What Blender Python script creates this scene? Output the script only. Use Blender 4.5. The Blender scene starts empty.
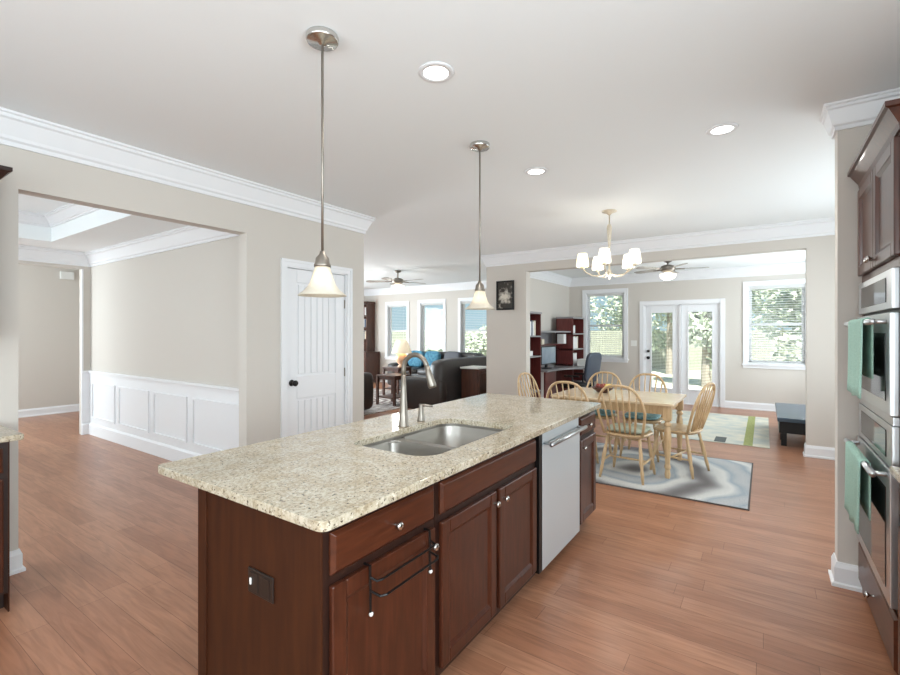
import bpy, bmesh, math, random
from mathutils import Vector, Matrix
random.seed(7)
C = bpy.context.scene.collection
SC = bpy.context.scene
PI = math.pi
# ------------------------------------------------------------------ camera
CAM_H = 1.44
cam_d = bpy.data.cameras.new('camera'); cam_d.sensor_width = 36; cam_d.lens = 18.4; cam_d.shift_y = -0.005
cam_d.clip_start = 0.05; cam_d.clip_end = 200
cam = bpy.data.objects.new('camera', cam_d); C.objects.link(cam)
cam.location = (0, 0, CAM_H); cam.rotation_euler = (PI/2, 0, math.atan(314/460) - PI/2)
SC.camera = cam
# ------------------------------------------------------------------ exposure / view
SC.view_settings.view_transform = 'Standard'; SC.view_settings.look = 'None'
SC.view_settings.exposure = 0.28; SC.view_settings.gamma = 1.0; SC.view_settings.use_curve_mapping = False
SC.cycles.use_denoising = True
SC.cycles.max_bounces = 8; SC.cycles.diffuse_bounces = 5; SC.cycles.transparent_max_bounces = 24
SC.cycles.sample_clamp_indirect = 4.0
# ------------------------------------------------------------------ sky
w = bpy.data.worlds.new('sky'); SC.world = w; w.use_nodes = True
nt = w.node_tree; nt.nodes.clear()
o_ = nt.nodes.new('ShaderNodeOutputWorld'); bg = nt.nodes.new('ShaderNodeBackground')
tc = nt.nodes.new('ShaderNodeTexCoord'); sx = nt.nodes.new('ShaderNodeSeparateXYZ'); rp = nt.nodes.new('ShaderNodeValToRGB')
nt.links.new(tc.outputs['Generated'], sx.inputs[0]); nt.links.new(sx.outputs['Z'], rp.inputs[0])
rp.color_ramp.elements[0].position = 0.0; rp.color_ramp.elements[0].color = (0.50, 0.70, 0.80, 1)
rp.color_ramp.elements[1].position = 0.35; rp.color_ramp.elements[1].color = (0.30, 0.52, 0.74, 1)
nt.links.new(rp.outputs[0], bg.inputs[0]); bg.inputs[1].default_value = 0.85
nt.links.new(bg.outputs[0], o_.inputs[0])
# ------------------------------------------------------------------ sun, kitchen window daylight and added area fills
def light(name, kind, loc, energy, color=(1, 1, 1), size=1.0, size_y=None, rot=(0, 0, 0), spread=None):
    d = bpy.data.lights.new(name, kind); d.energy = energy; d.color = color
    if kind == 'AREA':
        d.shape = 'RECTANGLE'; d.size = size; d.size_y = size_y or size
        if spread: d.spread = spread
    elif kind == 'POINT': d.shadow_soft_size = size
    o = bpy.data.objects.new(name, d); C.objects.link(o); o.location = loc; o.rotation_euler = rot
    return o
sun = light('sun', 'SUN', (0, 0, 20), 11.0, (1.0, 0.96, 0.9), rot=(math.radians(38), 0, math.radians(-62)))
sun.data.angle = 0.02
TOX = (0, -PI/2, 0)      # emits towards +X
TOY = (PI/2, 0, 0)       # emits towards +Y
TONX = (0, PI/2, 0)
TONY = (-PI/2, 0, 0)
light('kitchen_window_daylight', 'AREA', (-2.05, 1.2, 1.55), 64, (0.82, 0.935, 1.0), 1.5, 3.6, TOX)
light('kitchen_side_fill', 'AREA', (-0.2, -1.1, 1.5), 100, (0.82, 0.935, 1.0), 2.6, 1.5, TOY)  # added fill against the solid right wall, lights the island fronts
light('dining_fill', 'AREA', (-1.05, 5.9, 1.6), 64, (0.82, 0.935, 1.0), 1.6, 2.6, TOX)  # added fill for the dining room, out of view, no window there
light('foyer_fill', 'AREA', (-0.5, 9.3, 1.6), 95, (0.82, 0.935, 1.0), 1.5, 1.4, TOX)  # unseen fill added to brighten the foyer wall
light('living_fill', 'AREA', (6.0, 10.6, 1.6), 330, (0.82, 0.935, 1.0), 3.0, 1.6, TONY)  # added fill in the hidden part of the living room
light('sunroom_fill', 'AREA', (8.7, -1.1, 1.55), 72, (0.82, 0.935, 1.0), 2.4, 1.6, TOY)  # added fill on the unseen sunroom side wall, no window modelled
light('breakfast_fill', 'AREA', (5.2, -1.1, 1.55), 35, (0.82, 0.935, 1.0), 2.4, 1.6, TOY)  # hidden fill added to brighten the breakfast area and its floor
# ------------------------------------------------------------------ materials
def lin(c): return tuple(((x/255)/12.92 if x <= 10 else ((x/255 + 0.055)/1.055)**2.4) for x in c) + (1,)
def mat(name, rgb, rough=0.5, metal=0.0, noise=None, bump=0.0, emit=None, emit_s=0.0, coat=0.0, spec=0.5, stretch=(1, 1, 1), rgb2=None, detail=4):
    m = bpy.data.materials.new(name); m.use_nodes = True
    n = m.node_tree; p = n.nodes['Principled BSDF']
    p.inputs['Base Color'].default_value = lin(rgb); p.inputs['Roughness'].default_value = rough
    p.inputs['Metallic'].default_value = metal; p.inputs['Coat Weight'].default_value = coat
    p.inputs['Specular IOR Level'].default_value = spec
    if emit: p.inputs['Emission Color'].default_value = lin(emit); p.inputs['Emission Strength'].default_value = emit_s
    if noise:
        t = n.nodes.new('ShaderNodeTexCoord'); mp = n.nodes.new('ShaderNodeMapping'); mp.inputs['Scale'].default_value = stretch
        nz = n.nodes.new('ShaderNodeTexNoise'); nz.inputs['Scale'].default_value = noise; nz.inputs['Detail'].default_value = detail
        n.links.new(t.outputs['Object'], mp.inputs[0]); n.links.new(mp.outputs[0], nz.inputs['Vector'])
        if rgb2:
            r = n.nodes.new('ShaderNodeValToRGB'); r.color_ramp.elements[0].position = 0.32; r.color_ramp.elements[1].position = 0.68
            r.color_ramp.elements[0].color = lin(rgb); r.color_ramp.elements[1].color = lin(rgb2)
            n.links.new(nz.outputs[0], r.inputs[0]); n.links.new(r.outputs[0], p.inputs['Base Color'])
        if bump:
            b = n.nodes.new('ShaderNodeBump'); b.inputs['Strength'].default_value = bump; b.inputs['Distance'].default_value = 0.01
            n.links.new(nz.outputs[0], b.inputs['Height']); n.links.new(b.outputs[0], p.inputs['Normal'])
    return m
M = {}
M['wall'] = mat('wall_paint', (203, 197, 189), 0.75, noise=180, bump=0.03)
M['ceiling'] = mat('ceiling_paint', (237, 241, 242), 0.85, noise=150, bump=0.03)
M['trim'] = mat('white_trim_paint', (229, 230, 232), 0.4, noise=60, bump=0.01)
M['blind'] = mat('white_slat', (240, 240, 238), 0.5, noise=40, bump=0.01)
M['cherry'] = mat('cherry_wood', (56, 26, 14), 0.32, spec=0.4, noise=9, stretch=(6, 6, 0.7), rgb2=(76, 37, 22), coat=0.15)
M['cherryx'] = mat('cherry_wood_drawer', (62, 29, 16), 0.32, spec=0.4, noise=9, stretch=(0.7, 6, 6), rgb2=(80, 40, 23), coat=0.15)
M['cherryshade'] = mat('shaded_cherry_frame', (34, 17, 11), 0.4, noise=9, stretch=(6, 6, 0.7), rgb2=(42, 21, 14))  # cherry darkened so shade in the gaps between fronts is painted in
M['panel'] = mat('end_panel_veneer', (50, 23, 9), 0.5, spec=0.25, noise=7, stretch=(5, 5, 0.5), rgb2=(64, 32, 13))
M['redwood'] = mat('red_brown_laminate', (86, 36, 34), 0.35, noise=8, stretch=(4, 4, 0.7), rgb2=(104, 48, 44))
M['deskgrey'] = mat('grey_laminate_edge', (140, 138, 140), 0.35, noise=30, bump=0.01)
M['brownwood'] = mat('dark_brown_wood', (64, 36, 26), 0.35, noise=8, stretch=(4, 4, 0.7), rgb2=(82, 48, 34))
M['pine'] = mat('pine_wood', (184, 152, 112), 0.36, noise=10, stretch=(5, 5, 0.8), rgb2=(206, 178, 138), coat=0.15)
M['pinetop'] = mat('pine_table_top', (208, 184, 150), 0.25, noise=9, stretch=(5, 0.7, 5), rgb2=(224, 204, 174), coat=0.3)
M['steel'] = mat('brushed_steel', (204, 206, 208), 0.32, 1.0, noise=120, stretch=(0.2, 1, 6), bump=0.04)
M['dwsteel'] = mat('brushed_steel_door', (202, 208, 211), 0.42, 0.4, noise=140, stretch=(0.2, 1, 6), bump=0.03)
M['nickel'] = mat('brushed_nickel', (152, 145, 136), 0.42, 1.0, noise=90, bump=0.01)
M['sink'] = mat('sink_steel', (162, 158, 152), 0.38, 1.0, noise=100, bump=0.015)
M['chrome'] = mat('satin_knob_metal', (206, 204, 200), 0.24, 1.0, noise=60, bump=0.01)
M['black'] = mat('black_metal', (14, 12, 12), 0.4, 0.3, noise=60, bump=0.01)
M['blackplastic'] = mat('dark_plastic', (34, 26, 22), 0.35, noise=60, bump=0.01)
M['blackglass'] = mat('black_oven_glass', (14, 15, 16), 0.06, noise=3, bump=0.0, spec=0.6)
M['leather'] = mat('dark_brown_leather', (50, 42, 38), 0.35, noise=70, bump=0.12)
M['leather2'] = mat('charcoal_leather', (58, 55, 54), 0.4, noise=70, bump=0.12)
M['blacksheen'] = mat('black_vinyl_sheen', (62, 78, 92), 0.25, noise=50, bump=0.05)  # black pad with its blue-grey sheen put into the colour
M['greycush'] = mat('grey_cushion', (96, 98, 104), 0.8, noise=90, bump=0.15)
M['bluecush'] = mat('teal_blue_cloth', (42, 98, 128), 0.8, noise=18, rgb2=(88, 146, 168), bump=0.1)
M['sagecush'] = mat('sage_chair_pad', (150, 158, 142), 0.85, noise=30, rgb2=(176, 180, 160), bump=0.15)
M['tealcush'] = mat('teal_chair_pad', (96, 140, 146), 0.85, noise=26, rgb2=(150, 182, 184), bump=0.15)
M['mint'] = mat('mint_towel', (146, 182, 168), 0.95, noise=160, rgb2=(170, 202, 188), bump=0.4)
M['dkgreen'] = mat('dark_green_towel', (18, 62, 54), 0.95, noise=160, rgb2=(26, 78, 66), bump=0.4)
M['white'] = mat('white_paper', (226, 226, 224), 0.7, noise=30, bump=0.01)
M['whiteplastic'] = mat('white_plastic', (226, 226, 222), 0.4, noise=30, bump=0.01)
M['screen'] = mat('monitor_screen', (120, 136, 150), 0.15, noise=3, rgb2=(150, 164, 176))
M['officeback'] = mat('blue_sheen_mesh', (56, 66, 80), 0.4, noise=120, bump=0.1)  # bluish sheen of the chair back painted into the base colour
M['lampbase'] = mat('peach_ceramic', (222, 176, 140), 0.3, noise=20, rgb2=(232, 190, 156))
M['bookred'] = mat('dull_red_book', (120, 50, 46), 0.7, noise=20, bump=0.02)
M['bookblue'] = mat('slate_blue_book', (70, 84, 110), 0.7, noise=20, bump=0.02)
M['bookcream'] = mat('cream_book', (214, 206, 186), 0.7, noise=20, bump=0.02)
M['fruitred'] = mat('dark_red_fruit', (110, 38, 28), 0.4, noise=14, rgb2=(150, 58, 36))
M['fruityel'] = mat('yellow_fruit', (222, 190, 96), 0.45, noise=14, rgb2=(232, 206, 120))
M['shade_pend'] = mat('frosted_pendant_glass', (216, 210, 196), 0.35, noise=16, emit=(255, 240, 214), emit_s=0.05, rgb2=(206, 198, 182))
def shade_mat():
    m = bpy.data.materials.new('frosted_pendant_glass'); m.use_nodes = True; n = m.node_tree; n.nodes.clear()
    o = n.nodes.new('ShaderNodeOutputMaterial'); mix = n.nodes.new('ShaderNodeMixShader'); mix.inputs[0].default_value = 0.45
    a = n.nodes.new('ShaderNodeBsdfPrincipled'); b = n.nodes.new('ShaderNodeBsdfTranslucent'); a.inputs['Roughness'].default_value = 0.35
    nz = n.nodes.new('ShaderNodeTexNoise'); nz.inputs['Scale'].default_value = 16; r = n.nodes.new('ShaderNodeValToRGB')
    r.color_ramp.elements[0].color = lin((226, 220, 206)); r.color_ramp.elements[1].color = lin((240, 235, 224)); n.links.new(nz.outputs[0], r.inputs[0])
    n.links.new(r.outputs[0], a.inputs['Base Color']); n.links.new(r.outputs[0], b.inputs[0])
    n.links.new(a.outputs[0], mix.inputs[1]); n.links.new(b.outputs[0], mix.inputs[2]); n.links.new(mix.outputs[0], o.inputs[0]); return m
M['shade_pend'] = shade_mat()
M['shade_lit'] = mat('lit_white_glass', (248, 244, 234), 0.35, noise=10, emit=(255, 243, 222), emit_s=1.1)
M['shade_yel'] = mat('lit_warm_glass', (248, 244, 220), 0.35, noise=10, emit=(255, 246, 200), emit_s=0.85)
M['bulb'] = mat('lit_bulb', (255, 250, 240), 0.4, noise=10, emit=(255, 244, 224), emit_s=7.0)
M['canlight'] = mat('recessed_lens', (255, 255, 255), 0.4, noise=10, emit=(255, 252, 246), emit_s=6.0)
M['lampshade'] = mat('cream_lamp_shade', (246, 232, 208), 0.7, noise=40, emit=(255, 232, 196), emit_s=0.30, bump=0.05)
M['fanblade'] = mat('grey_fan_blade', (150, 146, 140), 0.45, noise=10, stretch=(4, 4, 1), rgb2=(170, 166, 160))
M['fanwhite'] = mat('white_fan_metal', (222, 220, 216), 0.35, noise=20, bump=0.01)
M['chand'] = mat('cream_metal', (196, 184, 164), 0.35, 0.4, noise=40, rgb2=(214, 204, 186))
M['foliage'] = mat('tree_leaves', (152, 164, 142), 0.8, noise=1.6, rgb2=(212, 218, 198))
M['bark'] = mat('tree_bark', (150, 142, 130), 0.9, noise=8, bump=0.3)
M['fence'] = mat('weathered_fence', (138, 142, 130), 0.85, noise=6, stretch=(1, 4, 0.3), rgb2=(166, 168, 154))
M['lawn'] = mat('lawn_ground', (196, 198, 174), 0.95, noise=3, rgb2=(216, 212, 190), bump=0.2)
M['patio'] = mat('patio_concrete', (206, 202, 194), 0.9, noise=8, bump=0.1)

def blind_mat():
    m = bpy.data.materials.new('white_slat'); m.use_nodes = True; n = m.node_tree; n.nodes.clear()
    o = n.nodes.new('ShaderNodeOutputMaterial'); mix = n.nodes.new('ShaderNodeMixShader'); mix.inputs[0].default_value = 0.45
    a = n.nodes.new('ShaderNodeBsdfDiffuse'); b = n.nodes.new('ShaderNodeBsdfTranslucent')
    nz = n.nodes.new('ShaderNodeTexNoise'); nz.inputs['Scale'].default_value = 30; r = n.nodes.new('ShaderNodeValToRGB')
    r.color_ramp.elements[0].color = lin((238, 238, 237)); r.color_ramp.elements[1].color = lin((246, 246, 245)); n.links.new(nz.outputs[0], r.inputs[0])
    n.links.new(r.outputs[0], a.inputs[0]); n.links.new(r.outputs[0], b.inputs[0])
    n.links.new(a.outputs[0], mix.inputs[1]); n.links.new(b.outputs[0], mix.inputs[2]); n.links.new(mix.outputs[0], o.inputs[0]); return m
M['blind'] = blind_mat()
def glass_mat():
    m = bpy.data.materials.new('window_glass'); m.use_nodes = True; n = m.node_tree; n.nodes.clear()
    o = n.nodes.new('ShaderNodeOutputMaterial'); mix = n.nodes.new('ShaderNodeMixShader')
    t = n.nodes.new('ShaderNodeBsdfTransparent'); g = n.nodes.new('ShaderNodeBsdfGlossy'); f = n.nodes.new('ShaderNodeFresnel')
    t.inputs[0].default_value = (0.96, 0.98, 0.97, 1); g.inputs['Roughness'].default_value = 0.03; f.inputs[0].default_value = 1.3
    n.links.new(f.outputs[0], mix.inputs[0]); n.links.new(t.outputs[0], mix.inputs[1]); n.links.new(g.outputs[0], mix.inputs[2])
    n.links.new(mix.outputs[0], o.inputs[0]); return m
M['glass'] = glass_mat()

def floor_mat():
    m = bpy.data.materials.new('oak_plank_floor'); m.use_nodes = True; n = m.node_tree; p = n.nodes['Principled BSDF']
    t = n.nodes.new('ShaderNodeTexCoord'); mp = n.nodes.new('ShaderNodeMapping'); mp.inputs['Rotation'].default_value = (0, 0, PI/2)
    n.links.new(t.outputs['Object'], mp.inputs[0])
    b = n.nodes.new('ShaderNodeTexBrick'); b.offset = 0.37; b.offset_frequency = 2; b.squash = 1
    b.inputs['Scale'].default_value = 1; b.inputs['Mortar Size'].default_value = 0.0012; b.inputs['Mortar Smooth'].default_value = 0.3
    b.inputs['Brick Width'].default_value = 1.15; b.inputs['Row Height'].default_value = 0.127; b.inputs['Bias'].default_value = 0.0
    b.inputs['Color1'].default_value = lin((156, 107, 81)); b.inputs['Color2'].default_value = lin((174, 125, 97)); b.inputs['Mortar'].default_value = lin((112, 72, 52))
    se = n.nodes.new('ShaderNodeSeparateXYZ'); n.links.new(mp.outputs[0], se.inputs[0])
    def mth(op, a_, bv=None):
        q = n.nodes.new('ShaderNodeMath'); q.operation = op; n.links.new(a_, q.inputs[0])
        if bv is not None:
            if isinstance(bv, float): q.inputs[1].default_value = bv
            else: n.links.new(bv, q.inputs[1])
        return q.outputs[0]
    row = mth('FLOOR', mth('DIVIDE', se.outputs['Y'], 0.127))
    wn = n.nodes.new('ShaderNodeTexWhiteNoise'); wn.noise_dimensions = '1D'; n.links.new(row, wn.inputs['W'])
    xx = mth('ADD', se.outputs['X'], mth('MULTIPLY', wn.outputs['Value'], 1.15))
    co = n.nodes.new('ShaderNodeCombineXYZ'); n.links.new(xx, co.inputs['X']); n.links.new(se.outputs['Y'], co.inputs['Y'])
    n.links.new(co.outputs[0], b.inputs['Vector']); b.offset = 0.0
    mp2 = n.nodes.new('ShaderNodeMapping'); mp2.inputs['Scale'].default_value = (10, 0.9, 1); n.links.new(t.outputs['Object'], mp2.inputs[0])
    nz = n.nodes.new('ShaderNodeTexNoise'); nz.inputs['Scale'].default_value = 3.0; nz.inputs['Detail'].default_value = 8; nz.inputs['Distortion'].default_value = 1.2
    n.links.new(mp2.outputs[0], nz.inputs['Vector'])
    r = n.nodes.new('ShaderNodeValToRGB'); r.color_ramp.elements[0].position = 0.3; r.color_ramp.elements[1].position = 0.62
    r.color_ramp.elements[0].color = (0.56, 0.52, 0.5, 1); r.color_ramp.elements[1].color = (1.05, 1.05, 1.05, 1)
    n.links.new(nz.outputs[0], r.inputs[0])
    mx = n.nodes.new('ShaderNodeMix'); mx.data_type = 'RGBA'; mx.blend_type = 'MULTIPLY'; mx.inputs['Factor'].default_value = 0.6
    n.links.new(b.outputs['Color'], mx.inputs['A']); n.links.new(r.outputs[0], mx.inputs['B']); n.links.new(mx.outputs['Result'], p.inputs['Base Color'])
    p.inputs['Roughness'].default_value = 0.3; p.inputs['Specular IOR Level'].default_value = 0.34; p.inputs['Coat Weight'].default_value = 0.05; p.inputs['Coat Roughness'].default_value = 0.18
    bp = n.nodes.new('ShaderNodeBump'); bp.inputs['Strength'].default_value = 0.12; bp.inputs['Distance'].default_value = 0.004
    n.links.new(nz.outputs[0], bp.inputs['Height']); n.links.new(bp.outputs[0], p.inputs['Normal'])
    return m
M['floor'] = floor_mat()

def granite_mat():
    m = bpy.data.materials.new('speckled_granite'); m.use_nodes = True; n = m.node_tree; p = n.nodes['Principled BSDF']
    t = n.nodes.new('ShaderNodeTexCoord')
    def nz(scale, detail, r0, c0, r1, c1, off=0.0):
        mp = n.nodes.new('ShaderNodeMapping'); mp.inputs['Location'].default_value = (off, off*2, off*3); n.links.new(t.outputs['Object'], mp.inputs[0])
        a = n.nodes.new('ShaderNodeTexNoise'); a.inputs['Scale'].default_value = scale; a.inputs['Detail'].default_value = detail; a.inputs['Roughness'].default_value = 0.62
        n.links.new(mp.outputs[0], a.inputs['Vector'])
        r = n.nodes.new('ShaderNodeValToRGB'); r.color_ramp.elements[0].position = r0; r.color_ramp.elements[1].position = r1
        r.color_ramp.elements[0].color = c0; r.color_ramp.elements[1].color = c1; n.links.new(a.outputs[0], r.inputs[0]); return r
    base = nz(70, 8, 0.38, lin((138, 124, 102)), 0.57, lin((204, 195, 176)))
    big = nz(11, 4, 0.40, lin((170, 154, 126)), 0.62, lin((198, 190, 172)), 1.7)
    dark = nz(95, 5, 0.375, (0, 0, 0, 1), 0.412, (1, 1, 1, 1), 4.2)
    pale = nz(70, 3, 0.62, (0, 0, 0, 1), 0.70, (1, 1, 1, 1), 8.1)
    m1 = n.nodes.new('ShaderNodeMix'); m1.data_type = 'RGBA'; m1.inputs['Factor'].default_value = 0.45
    n.links.new(base.outputs[0], m1.inputs['A']); n.links.new(big.outputs[0], m1.inputs['B'])
    m2 = n.nodes.new('ShaderNodeMix'); m2.data_type = 'RGBA'; n.links.new(dark.outputs[0], m2.inputs['Factor'])
    m2.inputs['A'].default_value = lin((72, 58, 46)); n.links.new(m1.outputs['Result'], m2.inputs['B'])
    m3 = n.nodes.new('ShaderNodeMix'); m3.data_type = 'RGBA'; n.links.new(pale.outputs[0], m3.inputs['Factor'])
    n.links.new(m2.outputs['Result'], m3.inputs['A']); m3.inputs['B'].default_value = lin((218, 210, 194))
    n.links.new(m3.outputs['Result'], p.inputs['Base Color'])
    p.inputs['Roughness'].default_value = 0.1; return m
M['granite'] = granite_mat()

def rug_mat(name, stops, scale, distort, center, ring=True, rough=0.95):
    m = bpy.data.materials.new(name); m.use_nodes = True; n = m.node_tree; p = n.nodes['Principled BSDF']
    t = n.nodes.new('ShaderNodeTexCoord'); mp = n.nodes.new('ShaderNodeMapping'); mp.inputs['Location'].default_value = center
    n.links.new(t.outputs['Object'], mp.inputs[0])
    a = n.nodes.new('ShaderNodeTexWave'); a.wave_type = 'RINGS' if ring else 'BANDS'
    if ring: a.rings_direction = 'Z'
    a.inputs['Scale'].default_value = scale; a.inputs['Distortion'].default_value = distort; a.inputs['Detail'].default_value = 3; a.inputs['Detail Scale'].default_value = 1.3
    n.links.new(mp.outputs[0], a.inputs['Vector'])
    r = n.nodes.new('ShaderNodeValToRGB'); cr = r.color_ramp
    while len(cr.elements) < len(stops): cr.elements.new(0.5)
    for e, (po, c) in zip(cr.elements, stops): e.position = po; e.color = lin(c)
    n.links.new(a.outputs[0], r.inputs[0])
    f = n.nodes.new('ShaderNodeTexNoise'); f.inputs['Scale'].default_value = 90; f.inputs['Detail'].default_value = 3; n.links.new(t.outputs['Object'], f.inputs['Vector'])
    mx = n.nodes.new('ShaderNodeMix'); mx.data_type = 'RGBA'; mx.blend_type = 'OVERLAY'; mx.inputs['Factor'].default_value = 0.4
    n.links.new(r.outputs[0], mx.inputs['A']); n.links.new(f.outputs[0], mx.inputs['B']); n.links.new(mx.outputs['Result'], p.inputs['Base Color'])
    b = n.nodes.new('ShaderNodeBump'); b.inputs['Strength'].default_value = 0.4; b.inputs['Distance'].default_value = 0.004
    n.links.new(f.outputs[0], b.inputs['Height']); n.links.new(b.outputs[0], p.inputs['Normal'])
    p.inputs['Roughness'].default_value = rough; return m
M['rug_swirl'] = rug_mat('grey_swirl_rug', [(0.0, (104, 100, 100)), (0.16, (150, 149, 149)), (0.34, (190, 190, 187)), (0.6, (200, 200, 196)), (0.82, (148, 158, 166)), (1.0, (172, 174, 175))], 0.42, 5.0, (0.14, 0.12, 0))
M['rug_pale'] = mat('pale_floral_rug', (172, 178, 174), 0.95, noise=4.5, rgb2=(208, 201, 182), bump=0.2, detail=6)
M['rug_green'] = mat('olive_rug_stripe', (132, 138, 82), 0.95, noise=60, rgb2=(160, 164, 106), bump=0.3)
M['rug_dark'] = mat('charcoal_rug_motif', (84, 88, 86), 0.95, noise=60, bump=0.3)
M['rug_edge'] = mat('dark_rug_binding', (88, 82, 80), 0.95, noise=60, bump=0.3)
M['rug_living'] = rug_mat('red_grey_rug', [(0.0, (90, 60, 56)), (0.35, (160, 152, 146)), (0.6, (120, 108, 104)), (1.0, (196, 190, 182))], 2.0, 8.0, (-7, -7, 0))

def picture_mat():
    m = bpy.data.materials.new('monochrome_print'); m.use_nodes = True; n = m.node_tree; p = n.nodes['Principled BSDF']
    t = n.nodes.new('ShaderNodeTexCoord'); mp = n.nodes.new('ShaderNodeMapping'); mp.inputs['Location'].default_value = (0, 0, -1.35); mp.inputs['Scale'].default_value = (1, 7.0, 6.5)
    n.links.new(t.outputs['Object'], mp.inputs[0])
    g = n.nodes.new('ShaderNodeTexGradient'); g.gradient_type = 'SPHERICAL'; n.links.new(mp.outputs[0], g.inputs[0])
    a = n.nodes.new('ShaderNodeTexNoise'); a.inputs['Scale'].default_value = 16; a.inputs['Detail'].default_value = 4; n.links.new(t.outputs['Object'], a.inputs['Vector'])
    q = n.nodes.new('ShaderNodeMath'); q.operation = 'MULTIPLY_ADD'; n.links.new(g.outputs['Fac'], q.inputs[0]); q.inputs[1].default_value = 0.45; n.links.new(a.outputs[0], q.inputs[2])
    r = n.nodes.new('ShaderNodeValToRGB'); r.color_ramp.elements[0].position = 0.56; r.color_ramp.elements[1].position = 0.84
    r.color_ramp.elements[0].color = lin((50, 44, 38)); r.color_ramp.elements[1].color = lin((206, 200, 188)); n.links.new(q.outputs[0], r.inputs[0])
    n.links.new(r.outputs[0], p.inputs['Base Color']); p.inputs['Roughness'].default_value = 0.4; return m
M['print'] = picture_mat()

# ------------------------------------------------------------------ mesh builder
class MB:
    def __init__(s): s.b = bmesh.new()
    def box(s, x0, x1, y0, y1, z0, z1):
        v = [s.b.verts.new(p) for p in ((x0, y0, z0), (x1, y0, z0), (x1, y1, z0), (x0, y1, z0), (x0, y0, z1), (x1, y0, z1), (x1, y1, z1), (x0, y1, z1))]
        for f in ((3, 2, 1, 0), (4, 5, 6, 7), (0, 1, 5, 4), (1, 2, 6, 5), (2, 3, 7, 6), (3, 0, 4, 7)): s.b.faces.new([v[i] for i in f])
        return s
    def hexa(s, bot, top):
        v = [s.b.verts.new(p) for p in list(bot) + list(top)]
        k = len(bot); s.b.faces.new(v[:k][::-1]); s.b.faces.new(v[k:])
        for i in range(k): s.b.faces.new((v[i], v[(i+1) % k], v[k+(i+1) % k], v[k+i]))
        return s
    def prism(s, pts, z0, z1): return s.hexa([(x, y, z0) for x, y in pts], [(x, y, z1) for x, y in pts])
    def lathe(s, prof, c=(0, 0, 0), n=24, close=False):
        rings = []
        for r, z in prof:
            rings.append([s.b.verts.new((c[0]+r*math.cos(2*PI*i/n), c[1]+r*math.sin(2*PI*i/n), c[2]+z)) for i in range(n)])
        for a, b in zip(rings, rings[1:]):
            for i in range(n): s.b.faces.new((a[i], a[(i+1) % n], b[(i+1) % n], b[i]))
        if close: s.b.faces.new(rings[0][::-1]); s.b.faces.new(rings[-1])
        return s
    def tube(s, pts, r, n=8, cap=True):
        pts = [Vector(p) for p in pts]; rings = []; k = len(pts)
        rr = r if isinstance(r, (list, tuple)) else [r]*k
        up = None
        for i, p in enumerate(pts):
            d = (pts[min(i+1, k-1)] - pts[max(i-1, 0)]).normalized()
            if up is None:
                a = Vector((0, 0, 1)) if abs(d.z) < 0.9 else Vector((1, 0, 0)); up = d.cross(a).normalized()
            u = (up - d*up.dot(d)).normalized(); v = d.cross(u); up = u
            rings.append([s.b.verts.new(p + rr[i]*(math.cos(2*PI*j/n)*u + math.sin(2*PI*j/n)*v)) for j in range(n)])
        for a, b in zip(rings, rings[1:]):
            for j in range(n): s.b.faces.new((a[j], a[(j+1) % n], b[(j+1) % n], b[j]))
        if cap: s.b.faces.new(rings[0][::-1]); s.b.faces.new(rings[-1])
        return s
    def pillow(s, c, half, n=10, e=0.45, rot=None):
        vs = []
        def sp(a, k): return math.copysign(abs(a)**k, a)
        for i in range(n+1):
            ph = -PI/2 + PI*i/n; row = []
            for j in range(2*n):
                th = PI*j/n
                p = Vector((half[0]*sp(math.cos(ph), e)*sp(math.cos(th), e), half[1]*sp(math.cos(ph), e)*sp(math.sin(th), e), half[2]*sp(math.sin(ph), e)))
                if rot: p = rot @ p
                row.append(s.b.verts.new(p + Vector(c)))
            vs.append(row)
        for a, b in zip(vs, vs[1:]):
            for j in range(2*n): s.b.faces.new((a[j], a[(j+1) % (2*n)], b[(j+1) % (2*n)], b[j]))
        bmesh.ops.remove_doubles(s.b, verts=s.b.verts, dist=1e-5); return s
    def sheet(s, fn, nu, nv, th=None):
        g = [[s.b.verts.new(fn(i/nu, j/nv)) for j in range(nv+1)] for i in range(nu+1)]
        for i in range(nu):
            for j in range(nv): s.b.faces.new((g[i][j], g[i+1][j], g[i+1][j+1], g[i][j+1]))
        return s
    def molding(s, path, prof, flip=False):
        # path: 2-D polyline along the wall; prof: (offset from wall, z); offset goes to the left of travel
        pts = [Vector(p) for p in path]; k = len(pts); rings = []
        for i, p in enumerate(pts):
            ds = []
            if i > 0: ds.append((pts[i]-pts[i-1]).normalized())
            if i < k-1: ds.append((pts[i+1]-pts[i]).normalized())
            ns = [Vector((-d.y, d.x)) for d in ds]
            n_ = ns[0] if len(ns) == 1 else (ns[0]+ns[1]) / (1 + ns[0].dot(ns[1]))
            if flip: n_ = -n_
            rings.append([s.b.verts.new((p.x+n_.x*o, p.y+n_.y*o, z)) for o, z in prof])
        m = len(prof)
        for a, b in zip(rings, rings[1:]):
            for j in range(m): s.b.faces.new((a[j], a[(j+1) % m], b[(j+1) % m], b[j]))
        s.b.faces.new(rings[0]); s.b.faces.new(rings[-1][::-1]); return s
    def build(s, name, m, parent=None, bevel=0, smooth=False, seg=2):
        bmesh.ops.recalc_face_normals(s.b, faces=s.b.faces)
        off = Vector((0, 0, 0)); q = parent
        while q is not None: off += Vector(q.location); q = q.parent
        if off.length: bmesh.ops.translate(s.b, verts=s.b.verts, vec=-off)
        me = bpy.data.meshes.new(name); s.b.to_mesh(me); s.b.free(); me.materials.append(m)
        o = bpy.data.objects.new(name, me); C.objects.link(o)
        if parent: o.parent = parent
        if bevel:
            bv = o.modifiers.new('bevel', 'BEVEL'); bv.width = bevel; bv.segments = seg; bv.limit_method = 'ANGLE'; bv.angle_limit = 0.6
        if smooth:
            for f in me.polygons: f.use_smooth = True
        return o
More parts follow.
